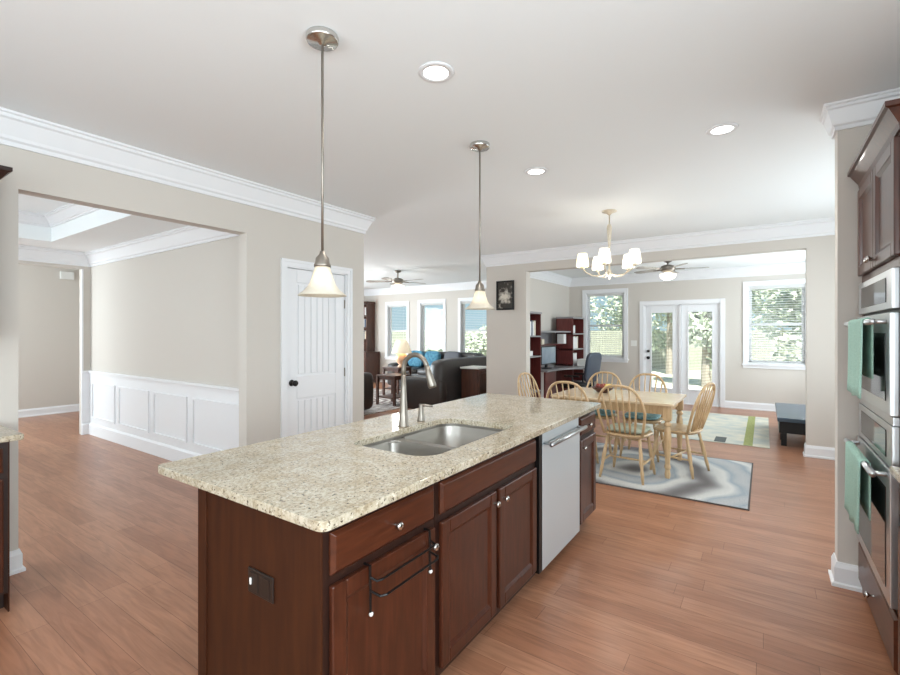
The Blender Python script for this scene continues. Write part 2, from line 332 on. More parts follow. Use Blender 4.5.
def tag(o, label, cat, group=None):
    o['label'] = label; o['category'] = cat
    if group: o['group'] = group
    return o
def thing(name, loc, label, cat, group=None):
    o = bpy.data.objects.new(name, None); C.objects.link(o); o.location = loc; o.empty_display_size = 0.1
    return tag(o, label, cat, group)
def struct(name, mb, m, bevel=0):
    o = mb.build(name, m, None, bevel); o['kind'] = 'structure'; return o
def copy_tree(o, parent=None):
    c = o.copy(); C.objects.link(c); c.parent = parent
    for ch in o.children: copy_tree(ch, c)
    return c
def place(src, first, loc, rz, label):
    o = src if first else copy_tree(src)
    o.location = loc; o.rotation_euler = (0, 0, rz); o['label'] = label
    return o

# ------------------------------------------------------------------ shell
ZC = 2.74
T = 0.12
struct('floor', MB().box(-2.3, 10.5, -1.3, 11.0, -0.1, 0), M['floor'])
# ceilings (main, sunroom, dining soffit with raised tray, foyer)
struct('ceiling_main', MB().box(-2.3, 6.93, -1.3, 3.84, ZC, ZC+0.2).box(3.61, 10.2, 3.84, 11.0, ZC, ZC+0.2).box(2.54, 3.61, 3.84, 8.1, ZC, ZC+0.2), M['ceiling'])
SRC = 2.69
struct('ceiling_sunroom', MB().box(6.93, 10.5, -1.3, 3.72, SRC, SRC+0.25), M['ceiling'])
DC = 2.57; TX0, TX1, TY0, TY1 = -0.5, 1.92, 4.6, 7.28
struct('ceiling_dining', MB().box(-1.3, TX0, 3.84, 8.1, DC, DC+0.37).box(TX1, 2.54, 3.84, 8.1, DC, DC+0.37).box(TX0, TX1, 3.84, TY0, DC, DC+0.37).box(TX0, TX1, TY1, 8.1, DC, DC+0.37).box(TX0, TX1, TY0, TY1, DC+0.3, DC+0.37), M['ceiling'])
struct('ceiling_foyer', MB().box(-1.3, 3.61, 8.1, 10.6, ZC, ZC+0.2), M['ceiling'])

def wall_x(y0, y1, x0, x1, z1, holes):     # wall running along X; holes: (xa, xb, za, zb)
    mb = MB(); xs = x0
    for xa, xb, za, zb in sorted(holes):
        mb.box(xs, xa, y0, y1, 0, z1)
        if za > 0: mb.box(xa, xb, y0, y1, 0, za)
        if zb < z1: mb.box(xa, xb, y0, y1, zb, z1)
        xs = xb
    return mb.box(xs, x1, y0, y1, 0, z1)
def wall_y(x0, x1, y0, y1, z1, holes):
    mb = MB(); ys = y0
    for ya, yb, za, zb in sorted(holes):
        mb.box(x0, x1, ys, ya, 0, z1)
        if za > 0: mb.box(x0, x1, ya, yb, 0, za)
        if zb < z1: mb.box(x0, x1, ya, yb, zb, z1)
        ys = yb
    return mb.box(x0, x1, ys, y1, 0, z1)
OX0, OX1, OZ = 0.825, 2.31, 2.31            # dining opening
PX0, PX1, PZ = 2.715, 3.475, 2.075          # pantry door hole
struct('wall_left', wall_x(3.72, 3.84, -2.3, 3.73, ZC, [(OX0, OX1, 0, OZ), (PX0, PX1, 0, PZ)]), M['wall'])
struct('wall_pantry_side', MB().box(3.61, 3.73, 3.84, 11.0, 0, ZC), M['wall'])
struct('wall_dining_right', MB().box(2.54, 2.66, 3.84, 8.1, 0, ZC), M['wall'])
struct('wall_dining_far', wall_x(7.98, 8.07, -1.3, 2.54, ZC, [(0.9, 2.44, 0, 2.345)]), M['wall'])
struct('wall_dining_left', MB().box(-1.3, -1.18, 3.84, 10.6, 0, ZC), M['wall'])
struct('wall_foyer', MB().box(-1.3, 3.61, 10.45, 10.57, 0, ZC), M['wall'])
struct('wall_kitchen_back', MB().box(-2.3, -2.18, -1.3, 3.72, 0, ZC), M['wall'])
struct('wall_right', MB().box(-2.3, 10.5, -1.3, -1.18, 0, ZC), M['wall'])
SX = 3.42
struct('wall_oven_stub', MB().box(SX, SX+T, -1.18, -0.347, 0, ZC), M['wall'])
HX = 6.78
struct('wall_header', wall_y(HX, HX+0.15, -1.18, 3.88, ZC, [(-0.41, 3.15, 0, 2.43)]), M['wall'])
struct('wall_sunroom_left', MB().box(HX+0.15, 10.35, 3.72, 3.88, 0, ZC), M['wall'])
BX = 10.35
W1 = (2.50, 3.33, 0.88, 2.33); W2 = (-0.62, 0.25, 0.86, 2.33); DR = (0.70, 2.10, 0.0, 2.03)
struct('wall_back', wall_y(BX, BX+0.15, -1.3, 3.88, ZC, [(W2[0], W2[1], W2[2], W2[3]), (DR[0], DR[1], DR[2], DR[3]), (W1[0], W1[1], W1[2], W1[3])]), M['wall'])
LX = 10.05
LW = [(8.33, 9.06, 0.75, 2.26), (7.07, 7.85, 0.75, 2.27), (5.72, 6.52, 0.75, 2.27)]
struct('wall_living_back', wall_y(LX, LX+0.15, 3.88, 11.0, ZC, LW), M['wall'])
struct('wall_living_left', MB().box(3.73, LX, 10.85, 11.0, 0, ZC), M['wall'])

# crown mouldings
def crown(zt, h=0.185, o=0.095):
    return [(0.0, zt-h), (0.014, zt-h), (0.014, zt-h*0.86), (0.026, zt-h*0.80), (0.03, zt-h*0.70), (o*0.72, zt-h*0.25), (o*0.86, zt-h*0.20), (o*0.86, zt-h*0.10), (o, zt-h*0.07), (o, zt), (0.0, zt)]
n_ = [0]
def trim(mb, m='trim'):
    n_[0] += 1; return struct('trim_%d' % n_[0], mb, M[m])
trim(MB().molding([(-2.18, 3.72), (3.73, 3.72), (3.73, 10.85), (LX, 10.85)], crown(ZC), flip=True))
trim(MB().molding([(3.42, -1.18), (3.42, -0.347), (3.54, -0.347), (3.54, -1.18)], crown(ZC, 0.145, 0.065)))
trim(MB().molding([(3.54, -1.18), (HX, -1.18), (HX, 3.88), (LX, 3.88), (LX, 10.85)], crown(ZC)))
trim(MB().molding([(HX+0.15, 3.72), (HX+0.15, -1.18), (BX, -1.18), (BX, 3.72), (HX+0.15, 3.72)], crown(SRC)))
trim(MB().molding([(2.54, 3.84), (2.54, 7.98), (-1.18, 7.98)], crown(DC)))
trim(MB().molding([(TX1, TY0), (TX1, TY1), (TX0, TY1), (TX0, TY0), (TX1, TY0)], crown(DC+0.3, 0.13, 0.1)))
# baseboards
def base(h=0.135): return [(0, 0), (0.028, 0), (0.028, 0.018), (0.016, 0.024), (0.016, h-0.03), (0.008, h-0.008), (0.006, h), (0, h)]
def bb(name, path, flip=False): struct('baseboard_'+name, MB().molding(path, base(), flip), M['trim'])
bb('left_corner', [(0.70, 3.72), (OX0, 3.72), (OX0, 3.84)], True)
bb('left', [(OX1, 3.84), (OX1, 3.72), (2.65, 3.72)], True)
bb('left_end', [(3.54, 3.72), (3.73, 3.72), (3.73, 10.85), (9.4, 10.85)], True)
bb('stub', [(3.42, -0.45), (3.42, -0.347), (3.54, -0.347), (3.54, -1.18), (HX, -1.18), (HX, -0.41), (HX+0.15, -0.41)])
bb('header_left', [(HX+0.15, 3.15), (HX, 3.15), (HX, 3.88), (LX, 3.88), (LX, 10.4)])
bb('sunroom', [(HX+0.15, -0.41), (HX+0.15, -1.18), (BX, -1.18), (BX, 0.62)])
bb('sunroom_left', [(BX, 2.18), (BX, 3.72), (HX+0.15, 3.72), (HX+0.15, 3.15)])
bb('foyer', [(3.6, 10.45), (-1.18, 10.45)])
# wainscot in the dining room
wm = MB().box(2.528, 2.54, 3.84, 7.98, 0, 0.86)
wm.molding([(2.54, 3.84), (2.54, 7.98), (2.44, 7.98)], [(0, 0.84), (0.016, 0.84), (0.02, 0.872), (0.034, 0.88), (0.034, 0.905), (0, 0.905)])
wm.molding([(2.54, 3.84), (2.54, 7.98), (2.44, 7.98)], [(0, 0), (0.032, 0), (0.032, 0.14), (0.018, 0.16), (0, 0.16)])
wm.box(2.44, 2.54, 7.968, 7.98, 0, 0.86)
ys = [4.1, 5.07, 5.19, 5.98, 6.10, 6.96, 7.08, 7.86]
for a, b in zip(ys[::2], ys[1::2]):
    for (y0, y1, z0, z1) in ((a, b, 0.72, 0.745), (a, b, 0.24, 0.265), (a, a+0.025, 0.265, 0.72), (b-0.025, b, 0.265, 0.72)):
        wm.box(2.512, 2.528, y0, y1, z0, z1)
trim(wm)
# dining-far opening casing, corner strip
trim(MB().box(2.434, 2.455, 7.962, 7.98, 0, 2.345))
tag(MB().box(2.87, 3.07, 10.40, 10.45, 2.41, 2.55).build('door_chime', M['whiteplastic'], None, 0.008), 'small white door chime box high on the foyer wall beyond the dining room', 'door chime')

# pantry door: casing + door slab
def casing_x(x0, x1, z1, y, wdt=0.065, d=0.02):
    mb = MB()
    for (a, b, za, zb) in ((x0-wdt, x0, 0, z1+wdt), (x1, x1+wdt, 0, z1+wdt), (x0, x1, z1, z1+wdt)): mb.box(a, b, y-d*0.6, y, za, zb)
    for (a, b, za, zb) in ((x0-wdt, x0-wdt*0.6, 0, z1+wdt*0.6), (x1+wdt*0.6, x1+wdt, 0, z1+wdt*0.6), (x0-wdt, x1+wdt, z1+wdt*0.6, z1+wdt)): mb.box(a, b, y-d, y-d*0.6, za, zb)
    return mb
trim(casing_x(PX0, PX1, PZ, 3.72).box(PX0, PX0+0.012, 3.72, 3.84, 0, PZ).box(PX1-0.012, PX1, 3.72, 3.84, 0, PZ).box(PX0, PX1, 3.72, 3.84, PZ-0.012, PZ))
d = MB(); dx0, dx1, dz1, dy = PX0+0.015, PX1-0.015, PZ-0.015, 3.745
d.box(dx0, dx1, dy+0.012, dy+0.035, 0.01, dz1)
px0, px1 = dx0+0.12, dx1-0.12
for (a, b, z0, z1) in ((dx0, px0, 0.01, dz1), (px1, dx1, 0.01, dz1), (px0, px1, dz1-0.13, dz1), (px0, px1, 0.80, 1.02), (px0, px1, 0.01, 0.24)): d.box(a, b, dy, dy+0.012, z0, z1)
for (z0, z1) in ((0.24, 0.80), (1.02, dz1-0.13)):
    x = px0+0.02; k = 6; wd = (px1-px0-0.04)/k
    for i in range(k): d.box(x+i*wd+0.004, x+(i+1)*wd-0.004, dy+0.004, dy+0.013, z0+0.02, z1-0.02)
door1 = d.build('door_1', M['trim'], None, 0.004); door1['kind'] = 'structure'
k = MB().lathe([(0.0, -0.075), (0.02, -0.075), (0.029, -0.062), (0.027, -0.045), (0.012, -0.03), (0.01, -0.012), (0.03, -0.008), (0.032, 0.0)], n=16)
bmesh.ops.rotate(k.b, verts=k.b.verts, cent=(0, 0, 0), matrix=Matrix.Rotation(-PI/2, 3, 'X')); bmesh.ops.translate(k.b, verts=k.b.verts, vec=(dx0+0.06, dy, 0.96))
k.build('knob', M['black'], door1, smooth=True)
for z in (1.75, 1.02, 0.3): MB().box(dx1-0.004, dx1+0.014, dy-0.012, dy+0.002, z-0.045, z+0.045).build('hinge', M['nickel'], door1)

# ------------------------------------------------------------------ windows and blinds
def window(n, X, y0, y1, z0, z1, label, tilt=22):
    cs = 0.08
    fr = MB()
    # casing on the room side (faces -X)
    for (a, b, za, zb) in ((y0-cs, y0, z0-cs, z1+cs), (y1, y1+cs, z0-cs, z1+cs), (y0, y1, z1, z1+cs), (y0, y1, z0-cs, z0)): fr.box(X-0.02, X, a, b, za, zb)
    fr.box(X-0.05, X+0.02, y0-cs-0.02, y1+cs+0.02, z0-0.025, z0)
    # jamb liner
    for (a, b, za, zb) in ((y0, y0+0.012, z0, z1), (y1-0.012, y1, z0, z1), (y0, y1, z1-0.012, z1), (y0, y1, z0, z0+0.012)): fr.box(X, X+0.15, a, b, za, zb)
    f = struct('window_%d' % n, fr, M['trim'])
    s = MB(); xm = X+0.10; zm = (z0+z1)/2
    for (a, b, za, zb) in ((y0+0.012, y0+0.06, z0, z1), (y1-0.06, y1-0.012, z0, z1), (y0, y1, z1-0.06, z1-0.012), (y0, y1, z0+0.012, z0+0.07), (y0+0.05, y1-0.05, zm-0.022, zm+0.022)): s.box(xm-0.02, xm+0.02, a, b, za, zb)
    s.build('sash', M['trim'], f)
    MB().box(xm-0.003, xm+0.003, y0+0.05, y1-0.05, z0+0.06, z1-0.05).build('pane', M['glass'], f)
    b = thing('window_blind', (X+0.045, (y0+y1)/2, z0), label, 'window blind', 'white slatted window blinds')
    MB().box(X+0.012, X+0.07, y0+0.014, y1-0.014, z1-0.07, z1-0.013).build('headrail', M['blind'], b)
    sl = MB(); z = z1-0.09; t = math.radians(tilt); hw = 0.023
    while z > z0+0.05:
        dx, dz = hw*math.cos(t), hw*math.sin(t)
        xc = X+0.042
        sl.hexa([(xc-dx, y0+0.016, z-dz), (xc+dx, y0+0.016, z+dz), (xc+dx, y1-0.016, z+dz), (xc-dx, y1-0.016, z-dz)],
                [(xc-dx, y0+0.016, z-dz+0.003), (xc+dx, y0+0.016, z+dz+0.003), (xc+dx, y1-0.016, z+dz+0.003), (xc-dx, y1-0.016, z-dz+0.003)])
        z -= 0.044
    sl.build('slats', M['blind'], b)
    MB().box(X+0.02, X+0.065, y0+0.016, y1-0.016, z0+0.014, z0+0.034).build('bottom_rail', M['blind'], b)
    c = MB()
    for yy in (y0+0.14, y1-0.14): c.tube([(X+0.015, yy, z0+0.03), (X+0.015, yy, z1-0.05)], 0.0015, 5)
    c.build('ladder_cord', M['blind'], b)
window(1, BX, *W1, 'white slatted blind in the sunroom window beside the desk', 9)
window(2, BX, *W2, 'white slatted blind in the sunroom window above the black bench', 16)
window(3, LX, *LW[0], 'white slatted blind in the living room window behind the table lamp', 6)
window(4, LX, *LW[1], 'white slatted blind in the middle living room window above the sofa', 6)
window(5, LX, *LW[2], 'white slatted blind in the living room window behind the second pendant light', 6)
# french doors
y0, y1, _, z1 = DR
fr = MB(); cs = 0.08
for (a, b, za, zb) in ((y0-cs, y0, 0, z1+cs), (y1, y1+cs, 0, z1+cs), (y0, y1, z1, z1+cs)): fr.box(BX-0.02, BX, a, b, za, zb)
for (a, b, za, zb) in ((y0, y0+0.02, 0, z1), (y1-0.02, y1, 0, z1), (y0, y1, z1-0.02, z1), (1.385, 1.425, 0, z1), (y0, y1, 0, 0.02)): fr.box(BX, BX+0.15, a, b, za, zb)
trim(fr)
for n, (a, b) in ((2, (1.427, y1-0.022)), (3, (y0+0.022, 1.383))):
    m = MB(); X0 = BX+0.03; st = 0.125
    for (ya, yb, za, zb) in ((a, a+st, 0.022, z1-0.022), (b-st, b, 0.022, z1-0.022), (a+st, b-st, z1-0.17, z1-0.022), (a+st, b-st, 0.022, 0.30)): m.box(X0, X0+0.045, ya, yb, za, zb)
    for (ya, yb, za, zb) in ((a+st-0.025, a+st, 0.275, z1-0.145), (b-st, b-st+0.025, 0.275, z1-0.145), (a+st, b-st, z1-0.17, z1-0.145), (a+st, b-st, 0.275, 0.30)): m.box(X0-0.012, X0, ya, yb, za, zb)
    dd = m.build('door_%d' % n, M['trim'], None, 0.003); dd['kind'] = 'structure'
    MB().box(X0+0.030, X0+0.035, a+st, b-st, 0.30, z1-0.17).build('pane', M['glass'], dd)
    bl = MB(); z = z1-0.2
    while z > 0.33:
        bl.hexa([(X0+0.006, a+st+0.004, z), (X0+0.022, a+st+0.004, z+0.004), (X0+0.022, b-st-0.004, z+0.004), (X0+0.006, b-st-0.004, z)], [(X0+0.006, a+st+0.004, z+0.0015), (X0+0.022, a+st+0.004, z+0.0055), (X0+0.022, b-st-0.004, z+0.0055), (X0+0.006, b-st-0.004, z+0.0015)])
        z -= 0.03
    bl.build('enclosed_blind_slats', M['blind'], dd)
    if n == 2:
        for nm, z, r in (('deadbolt', 1.06, 0.026), ('knob', 0.92, 0.03)):
            kk = MB().lathe([(0, -0.055), (r*0.7, -0.055), (r, -0.04), (r*0.8, -0.022), (0.012, -0.02), (0.012, -0.006), (r*1.1, -0.004), (r*1.1, 0)], n=14)
            bmesh.ops.rotate(kk.b, verts=kk.b.verts, cent=(0, 0, 0), matrix=Matrix.Rotation(PI/2, 3, 'Y')); bmesh.ops.translate(kk.b, verts=kk.b.verts, vec=(X0, b-0.06, z))
            kk.build(nm, M['black'], dd, smooth=True)
sw = tag(MB().box(BX-0.008, BX, 2.24, 2.36, 1.16, 1.28).build('light_switch', M['whiteplastic'], None, 0.003), 'white light switch plate between the french doors and the desk window', 'light switch')
for yy in (2.275, 2.325): MB().box(BX-0.014, BX-0.008, yy-0.015, yy+0.015, 1.185, 1.255).build('rocker', M['whiteplastic'], sw)

# ------------------------------------------------------------------ island
CT0, CT1, CY0, CY1 = 0.850, 3.50, 1.005, 2.00
FY = 1.045     # door plane
def round_poly(x0, x1, y0, y1, r, n=5):
    if not isinstance(r, (list, tuple)): r = [r]*4
    pts = []
    for (cx, cy, a0), q in zip(((x0, y0, PI), (x1, y0, 1.5*PI), (x1, y1, 0), (x0, y1, PI/2)), r):
        sx_ = q if cx == x0 else -q; sy_ = q if cy == y0 else -q
        for i in range(n+1):
            a = a0 + (PI/2)*i/n; pts.append((cx+sx_+q*math.cos(a), cy+sy_+q*math.sin(a)))
    return pts
def slab_with_holes(outer, holes, z0, z1):
    mb = MB(); b = mb.b; edges = []
    for loop in [outer] + holes:
        vs = [b.verts.new((x, y, z1)) for x, y in loop]
        for i in range(len(vs)): edges.append(b.edges.new((vs[i], vs[(i+1) % len(vs)])))
    bmesh.ops.triangle_fill(b, use_beauty=True, use_dissolve=False, edges=edges)
    r = bmesh.ops.extrude_face_region(b, geom=b.faces[:])
    bmesh.ops.translate(b, verts=[v for v in r['geom'] if isinstance(v, bmesh.types.BMVert)], vec=(0, 0, z0-z1))
    return mb
SKX0, SKX1, SKY0, SKY1 = 1.535, 2.355, 1.160, 1.63
sink_hole = round_poly(SKX0, SKX1, SKY0, SKY1, [0.11, 0.06, 0.11, 0.06], 7)
ct = slab_with_holes(round_poly(CT0, CT1, CY0, CY1, 0.03), [sink_hole], 0.885, 0.915).build('countertop', M['granite'], None, 0.006)
tag(ct, 'long speckled beige granite countertop of the kitchen island', 'countertop')

def frame_door(mb_fn, x0, x1, z0, z1, y, sgn, parent, m='cherry', name='door', fw=0.055, th=0.02):
    # framed door facing -Y (sgn -1) or +Y (sgn +1): y = carcass plane
    a = y; f = y + sgn*th; mid = y + sgn*th*0.45
    mb = MB()
    def B(xa, xb, za, zb, ya, yb): mb.box(xa, xb, min(ya, yb), max(ya, yb), za, zb)
    B(x0, x0+fw, z0, z1, a, f); B(x1-fw, x1, z0, z1, a, f); B(x0+fw, x1-fw, z1-fw, z1, a, f); B(x0+fw, x1-fw, z0, z0+fw, a, f)
    B(x0+fw, x1-fw, z0+fw, z1-fw, a, mid)
    # sloped sticking
    s = 0.014
    for (p, q, ip, iq) in (((x0+fw, z0+fw), (x1-fw, z0+fw), (x0+fw+s, z0+fw+s), (x1-fw-s, z0+fw+s)), ((x1-fw, z0+fw), (x1-fw, z1-fw), (x1-fw-s, z0+fw+s), (x1-fw-s, z1-fw-s)),
                           ((x1-fw, z1-fw), (x0+fw, z1-fw), (x1-fw-s, z1-fw-s), (x0+fw+s, z1-fw-s)), ((x0+fw, z1-fw), (x0+fw, z0+fw), (x0+fw+s, z1-fw-s), (x0+fw+s, z0+fw+s))):
        v = [mb.b.verts.new(t) for t in ((p[0], f - sgn*0.003, p[1]), (q[0], f - sgn*0.003, q[1]), (iq[0], mid, iq[1]), (ip[0], mid, ip[1]))]
        mb.b.faces.new(v)
    return mb.build(name, M[m], parent, 0.006)
def drawer_front(x0, x1, z0, z1, y, sgn, parent, m='cherryx', name='drawer', th=0.02):
    mb = MB(); f = y + sgn*th; e = y + sgn*th*0.45; i = 0.012
    bot = [(x0, y, z0), (x1, y, z0), (x1, y, z1), (x0, y, z1)]; mid = [(x0, e, z0), (x1, e, z0), (x1, e, z1), (x0, e, z1)]
    top = [(x0+i, f, z0+i), (x1-i, f, z0+i), (x1-i, f, z1-i), (x0+i, f, z1-i)]
    mb.hexa(bot, mid); mb.hexa(mid, top); bmesh.ops.remove_doubles(mb.b, verts=mb.b.verts, dist=1e-6)
    return mb.build(name, M[m], parent, 0.002)
def knob(x, y, z, sgn, parent, r=0.0145):
    k = MB().lathe([(0.006, 0), (0.005, 0.012), (0.009, 0.016), (r, 0.021), (r, 0.026), (r*0.7, 0.030), (0.0, 0.031)], n=14)
    bmesh.ops.rotate(k.b, verts=k.b.verts, cent=(0, 0, 0), matrix=Matrix.Rotation(PI/2 if sgn < 0 else -PI/2, 3, 'X'))
    bmesh.ops.translate(k.b, verts=k.b.verts, vec=(x, y + sgn*0.02, z)); return k.build('knob', M['chrome'], parent, smooth=True)
FC = FY + 0.02     # carcass front plane
BY = 1.738         # carcass back
def carcass(x0, x1, y0, y1, parent, sgn=-1, toe=0.10, z1=0.885, m='cherryshade', end=None, open_top=False):
    mb = MB()
    if open_top:
        mb.box(x0, x0+0.02, y0, y1, toe, z1).box(x1-0.02, x1, y0, y1, toe, z1).box(x0+0.02, x1-0.02, y0, y0+0.02, toe, z1).box(x0+0.02, x1-0.02, y1-0.02, y1, toe, z1).box(x0, x1, y0, y1, toe-0.02, toe)
    else: mb.box(x0, x1, y0, y1, toe, z1)
    mb.build('body', M[m], parent)
    t = MB()
    if sgn < 0: t.box(x0+0.002, x1-0.002, y0+0.07, y1-0.002, 0, toe)
    else: t.box(x0+0.002, x1-0.002, y0+0.002, y1-0.07, 0, toe)
    t.build('toe_kick', M['cherryshade'], parent)
c1 = thing('base_cabinet', (1.17, 1.4, 0), 'island base cabinet with one drawer above one door, holding the black towel rack', 'cabinet', 'kitchen island cabinets')
carcass(0.90, 1.452, FC, BY, c1)
MB().box(0.893, 0.90, FC-0.001, BY+0.004, 0, 0.885).box(0.886, 0.893, BY-0.05, BY+0.004, 0, 0.885).build('end_panel', M['panel'], c1, 0.001)
dr = drawer_front(0.922, 1.432, 0.722, 0.850, FC, -1, c1); knob(1.197, FC, 0.783, -1, dr)
do = frame_door(None, 0.922, 1.432, 0.115, 0.692, FC, -1, c1); knob(1.405, FC, 0.632, -1, do)
c2 = thing('base_cabinet', (1.93, 1.4, 0), 'wide island sink cabinet with two doors under a plain false front', 'cabinet', 'kitchen island cabinets')
carcass(1.454, 2.412, FC, BY, c2, open_top=True)
drawer_front(1.478, 2.39, 0.722, 0.850, FC, -1, c2, name='false_front')
do = frame_door(None, 1.478, 1.924, 0.115, 0.692, FC, -1, c2); knob(1.90, FC, 0.640, -1, do)
do = frame_door(None, 1.956, 2.39, 0.115, 0.692, FC, -1, c2); knob(1.988, FC, 0.640, -1, do)
dw = thing('dishwasher', (2.77, 1.4, 0), 'stainless steel dishwasher with bar handle built into the island', 'dishwasher')
MB().box(2.42, 3.115, FC+0.02, BY, 0.09, 0.884).box(2.416, 2.460, FC-0.022, FC+0.02, 0.085, 0.880).box(2.460, 3.10, FC-0.012, FC+0.02, 0.869, 0.880).box(2.43, 3.105, FC+0.09, BY, 0, 0.09).build('body', M['black'], dw)  # black front strips stand in for shaded gaps beside and above the door
MB().box(2.462, 3.10, FC-0.024, FC+0.02, 0.085, 0.800).build('front_panel', M['dwsteel'], dw, 0.004)
MB().box(2.462, 3.10, FC-0.016, FC+0.02, 0.803, 0.868).build('control_strip', M['dwsteel'], dw, 0.003)
h = MB().tube([(2.475, FC-0.07, 0.805), (3.087, FC-0.07, 0.805)], 0.013, 12)
for x in (2.50, 3.06): h.tube([(x, FC-0.02, 0.805), (x, FC-0.07, 0.805)], 0.009, 8)
h.build('handle', M['steel'], dw, smooth=True)
c3 = thing('base_cabinet', (3.29, 1.4, 0), 'narrow far end island cabinet beyond the dishwasher', 'cabinet', 'kitchen island cabinets')
carcass(3.117, 3.492, FC, BY, c3)
dr = drawer_front(3.135, 3.48, 0.722, 0.850, FC, -1, c3); knob(3.29, FC, 0.783, -1, dr)
do = frame_door(None, 3.135, 3.48, 0.115, 0.692, FC, -1, c3); knob(3.165, FC, 0.640, -1, do)
ol = thing('electrical_outlet', (0.893, 1.353, 0.62), 'dark brown double outlet plate on the island end panel', 'outlet')
MB().box(0.886, 0.893, 1.285, 1.421, 0.580, 0.662).build('cover_plate', M['blackplastic'], ol, 0.003)
for yy in (1.322, 1.384):
    r = MB().box(0.8835, 0.886, yy-0.022, yy+0.022, 0.590, 0.652).build('receptacle', M['blackplastic'], ol, 0.002)
MB().box(0.879, 0.8835, 1.394, 1.402, 0.612, 0.634).build('toggle', M['whiteplastic'], ol, 0.002)
# towel rack over the drawer-cabinet door
tr = thing('towel_rack', (1.235, FY, 0.55), 'black wire towel rack hooked over the nearest island cabinet door', 'towel rack')
yr = FY-0.006
for x in (1.068, 1.385): MB().tube([(x, FC-0.002, 0.698), (x, yr-0.002, 0.698), (x, yr-0.004, 0.55)], 0.0045, 6).build('hook_strap', M['black'], tr)
for z, q in ((0.655, 0.030), (0.612, 0.048)):
    MB().tube([(1.068, yr-0.004, z+0.006), (1.072, yr-0.004-q*0.8, z), (1.09, yr-0.004-q, z), (1.365, yr-0.004-q, z), (1.381, yr-0.004-q*0.8, z), (1.385, yr-0.004, z+0.006)], 0.004, 6).build('rail', M['black'], tr)
for x in (1.068, 1.385): MB().pillow((x, yr-0.006, 0.545), (0.007, 0.006, 0.007), 6, 0.8).build('foot_bumper', M['whiteplastic'], tr)
# sink
sk = thing('kitchen_sink', (1.93, 1.38, 0.70), 'double bowl stainless steel sink set into the island granite', 'sink')
def bowl(x0, x1, y0, y1, rb, z0, z1, name):
    mb = MB(); rings = []
    for s_, z in ((0.0, z1), (0.006, z1-0.03), (0.02, z0+0.03), (0.05, z0+0.006), (0.11, z0)):
        rings.append([mb.b.verts.new((x, y, z)) for x, y in round_poly(x0+s_, x1-s_, y0+s_, y1-s_, [max(0.03, q-s_*0.3) for q in rb], 6)])
    for a, b2 in zip(rings, rings[1:]):
        for i in range(len(a)): mb.b.faces.new((a[i], a[(i+1) % len(a)], b2[(i+1) % len(a)], b2[i]))
    mb.b.faces.new(rings[-1]); o = mb.build(name, M['sink'], sk, smooth=True)
    cx, cy = (x0+x1)/2, (y0+y1)/2
    MB().lathe([(0.0, 0.004), (0.03, 0.004), (0.042, 0.006), (0.045, 0.001)], (cx, cy, z0), 16).build('drain', M['chrome'], o, smooth=True)
bowl(SKX0-0.004, 1.858, SKY0-0.004, SKY1+0.004, [0.115, 0.04, 0.05, 0.065], 0.70, 0.870, 'bowl')
bowl(1.908, SKX1+0.004, SKY0-0.004, SKY1+0.004, [0.04, 0.065, 0.115, 0.05], 0.72, 0.870, 'bowl')
rim = slab_with_holes(round_poly(SKX0-0.02, SKX1+0.02, SKY0-0.02, SKY1+0.02, 0.1, 7), [round_poly(SKX0-0.003, SKX1+0.003, SKY0-0.003, SKY1+0.003, [0.113, 0.063, 0.113, 0.063], 7)], 0.868, 0.8845).build('rim', M['sink'], sk)
MB().box(1.8585, 1.9075, SKY0+0.004, SKY1-0.004, 0.846, 0.872).prism([(1.81, SKY1+0.003), (1.858, SKY1-0.05), (1.908, SKY1-0.05), (1.956, SKY1+0.003)], 0.860, 0.8675).prism([(1.82, SKY0-0.003), (1.946, SKY0-0.003), (1.908, SKY0+0.04), (1.858, SKY0+0.04)], 0.860, 0.8675).build('divider', M['sink'], sk, 0.006)
# faucet
fx, fy = 1.99, 1.675
fa = thing('faucet', (fx, fy, 0.915), 'tall brushed nickel gooseneck kitchen faucet behind the sink', 'faucet')
MB().lathe([(0.0, 0), (0.031, 0), (0.031, 0.006), (0.027, 0.012), (0.022, 0.10), (0.016, 0.20), (0.0135, 0.29), (0.0, 0.29)], (fx, fy, 0.915), 20).build('base', M['nickel'], fa, smooth=True)
pts = [(fx, fy, 1.20)]
R_ = 0.084
for i in range(0, 13):
    a = PI*i/12*0.93; pts.append((fx, fy-R_+R_*math.cos(a), 1.236+R_*math.sin(a)))
MB().tube(pts, 0.013, 14).build('gooseneck', M['nickel'], fa, smooth=True)
e = Vector(pts[-1]); dr_ = (e-Vector(pts[-2])).normalized()
MB().tube([e-dr_*0.005, e+dr_*0.03, e+dr_*0.105, e+dr_*0.115], [0.015, 0.017, 0.024, 0.020], 14).build('spray_head', M['nickel'], fa, smooth=True)
sd = thing('soap_dispenser', (2.17, 1.69, 0.915), 'small brushed nickel soap dispenser beside the faucet', 'soap dispenser')
MB().lathe([(0, 0), (0.024, 0), (0.024, 0.005), (0.019, 0.03), (0.013, 0.085), (0.014, 0.10), (0, 0.10)], (2.17, 1.69, 0.915), 16).build('base', M['nickel'], sd, smooth=True)
MB().tube([(2.167, 1.700, 1.008), (2.18, 1.665, 1.010), (2.20, 1.625, 1.004)], [0.010, 0.008, 0.006], 10).build('lever', M['nickel'], sd, smooth=True)

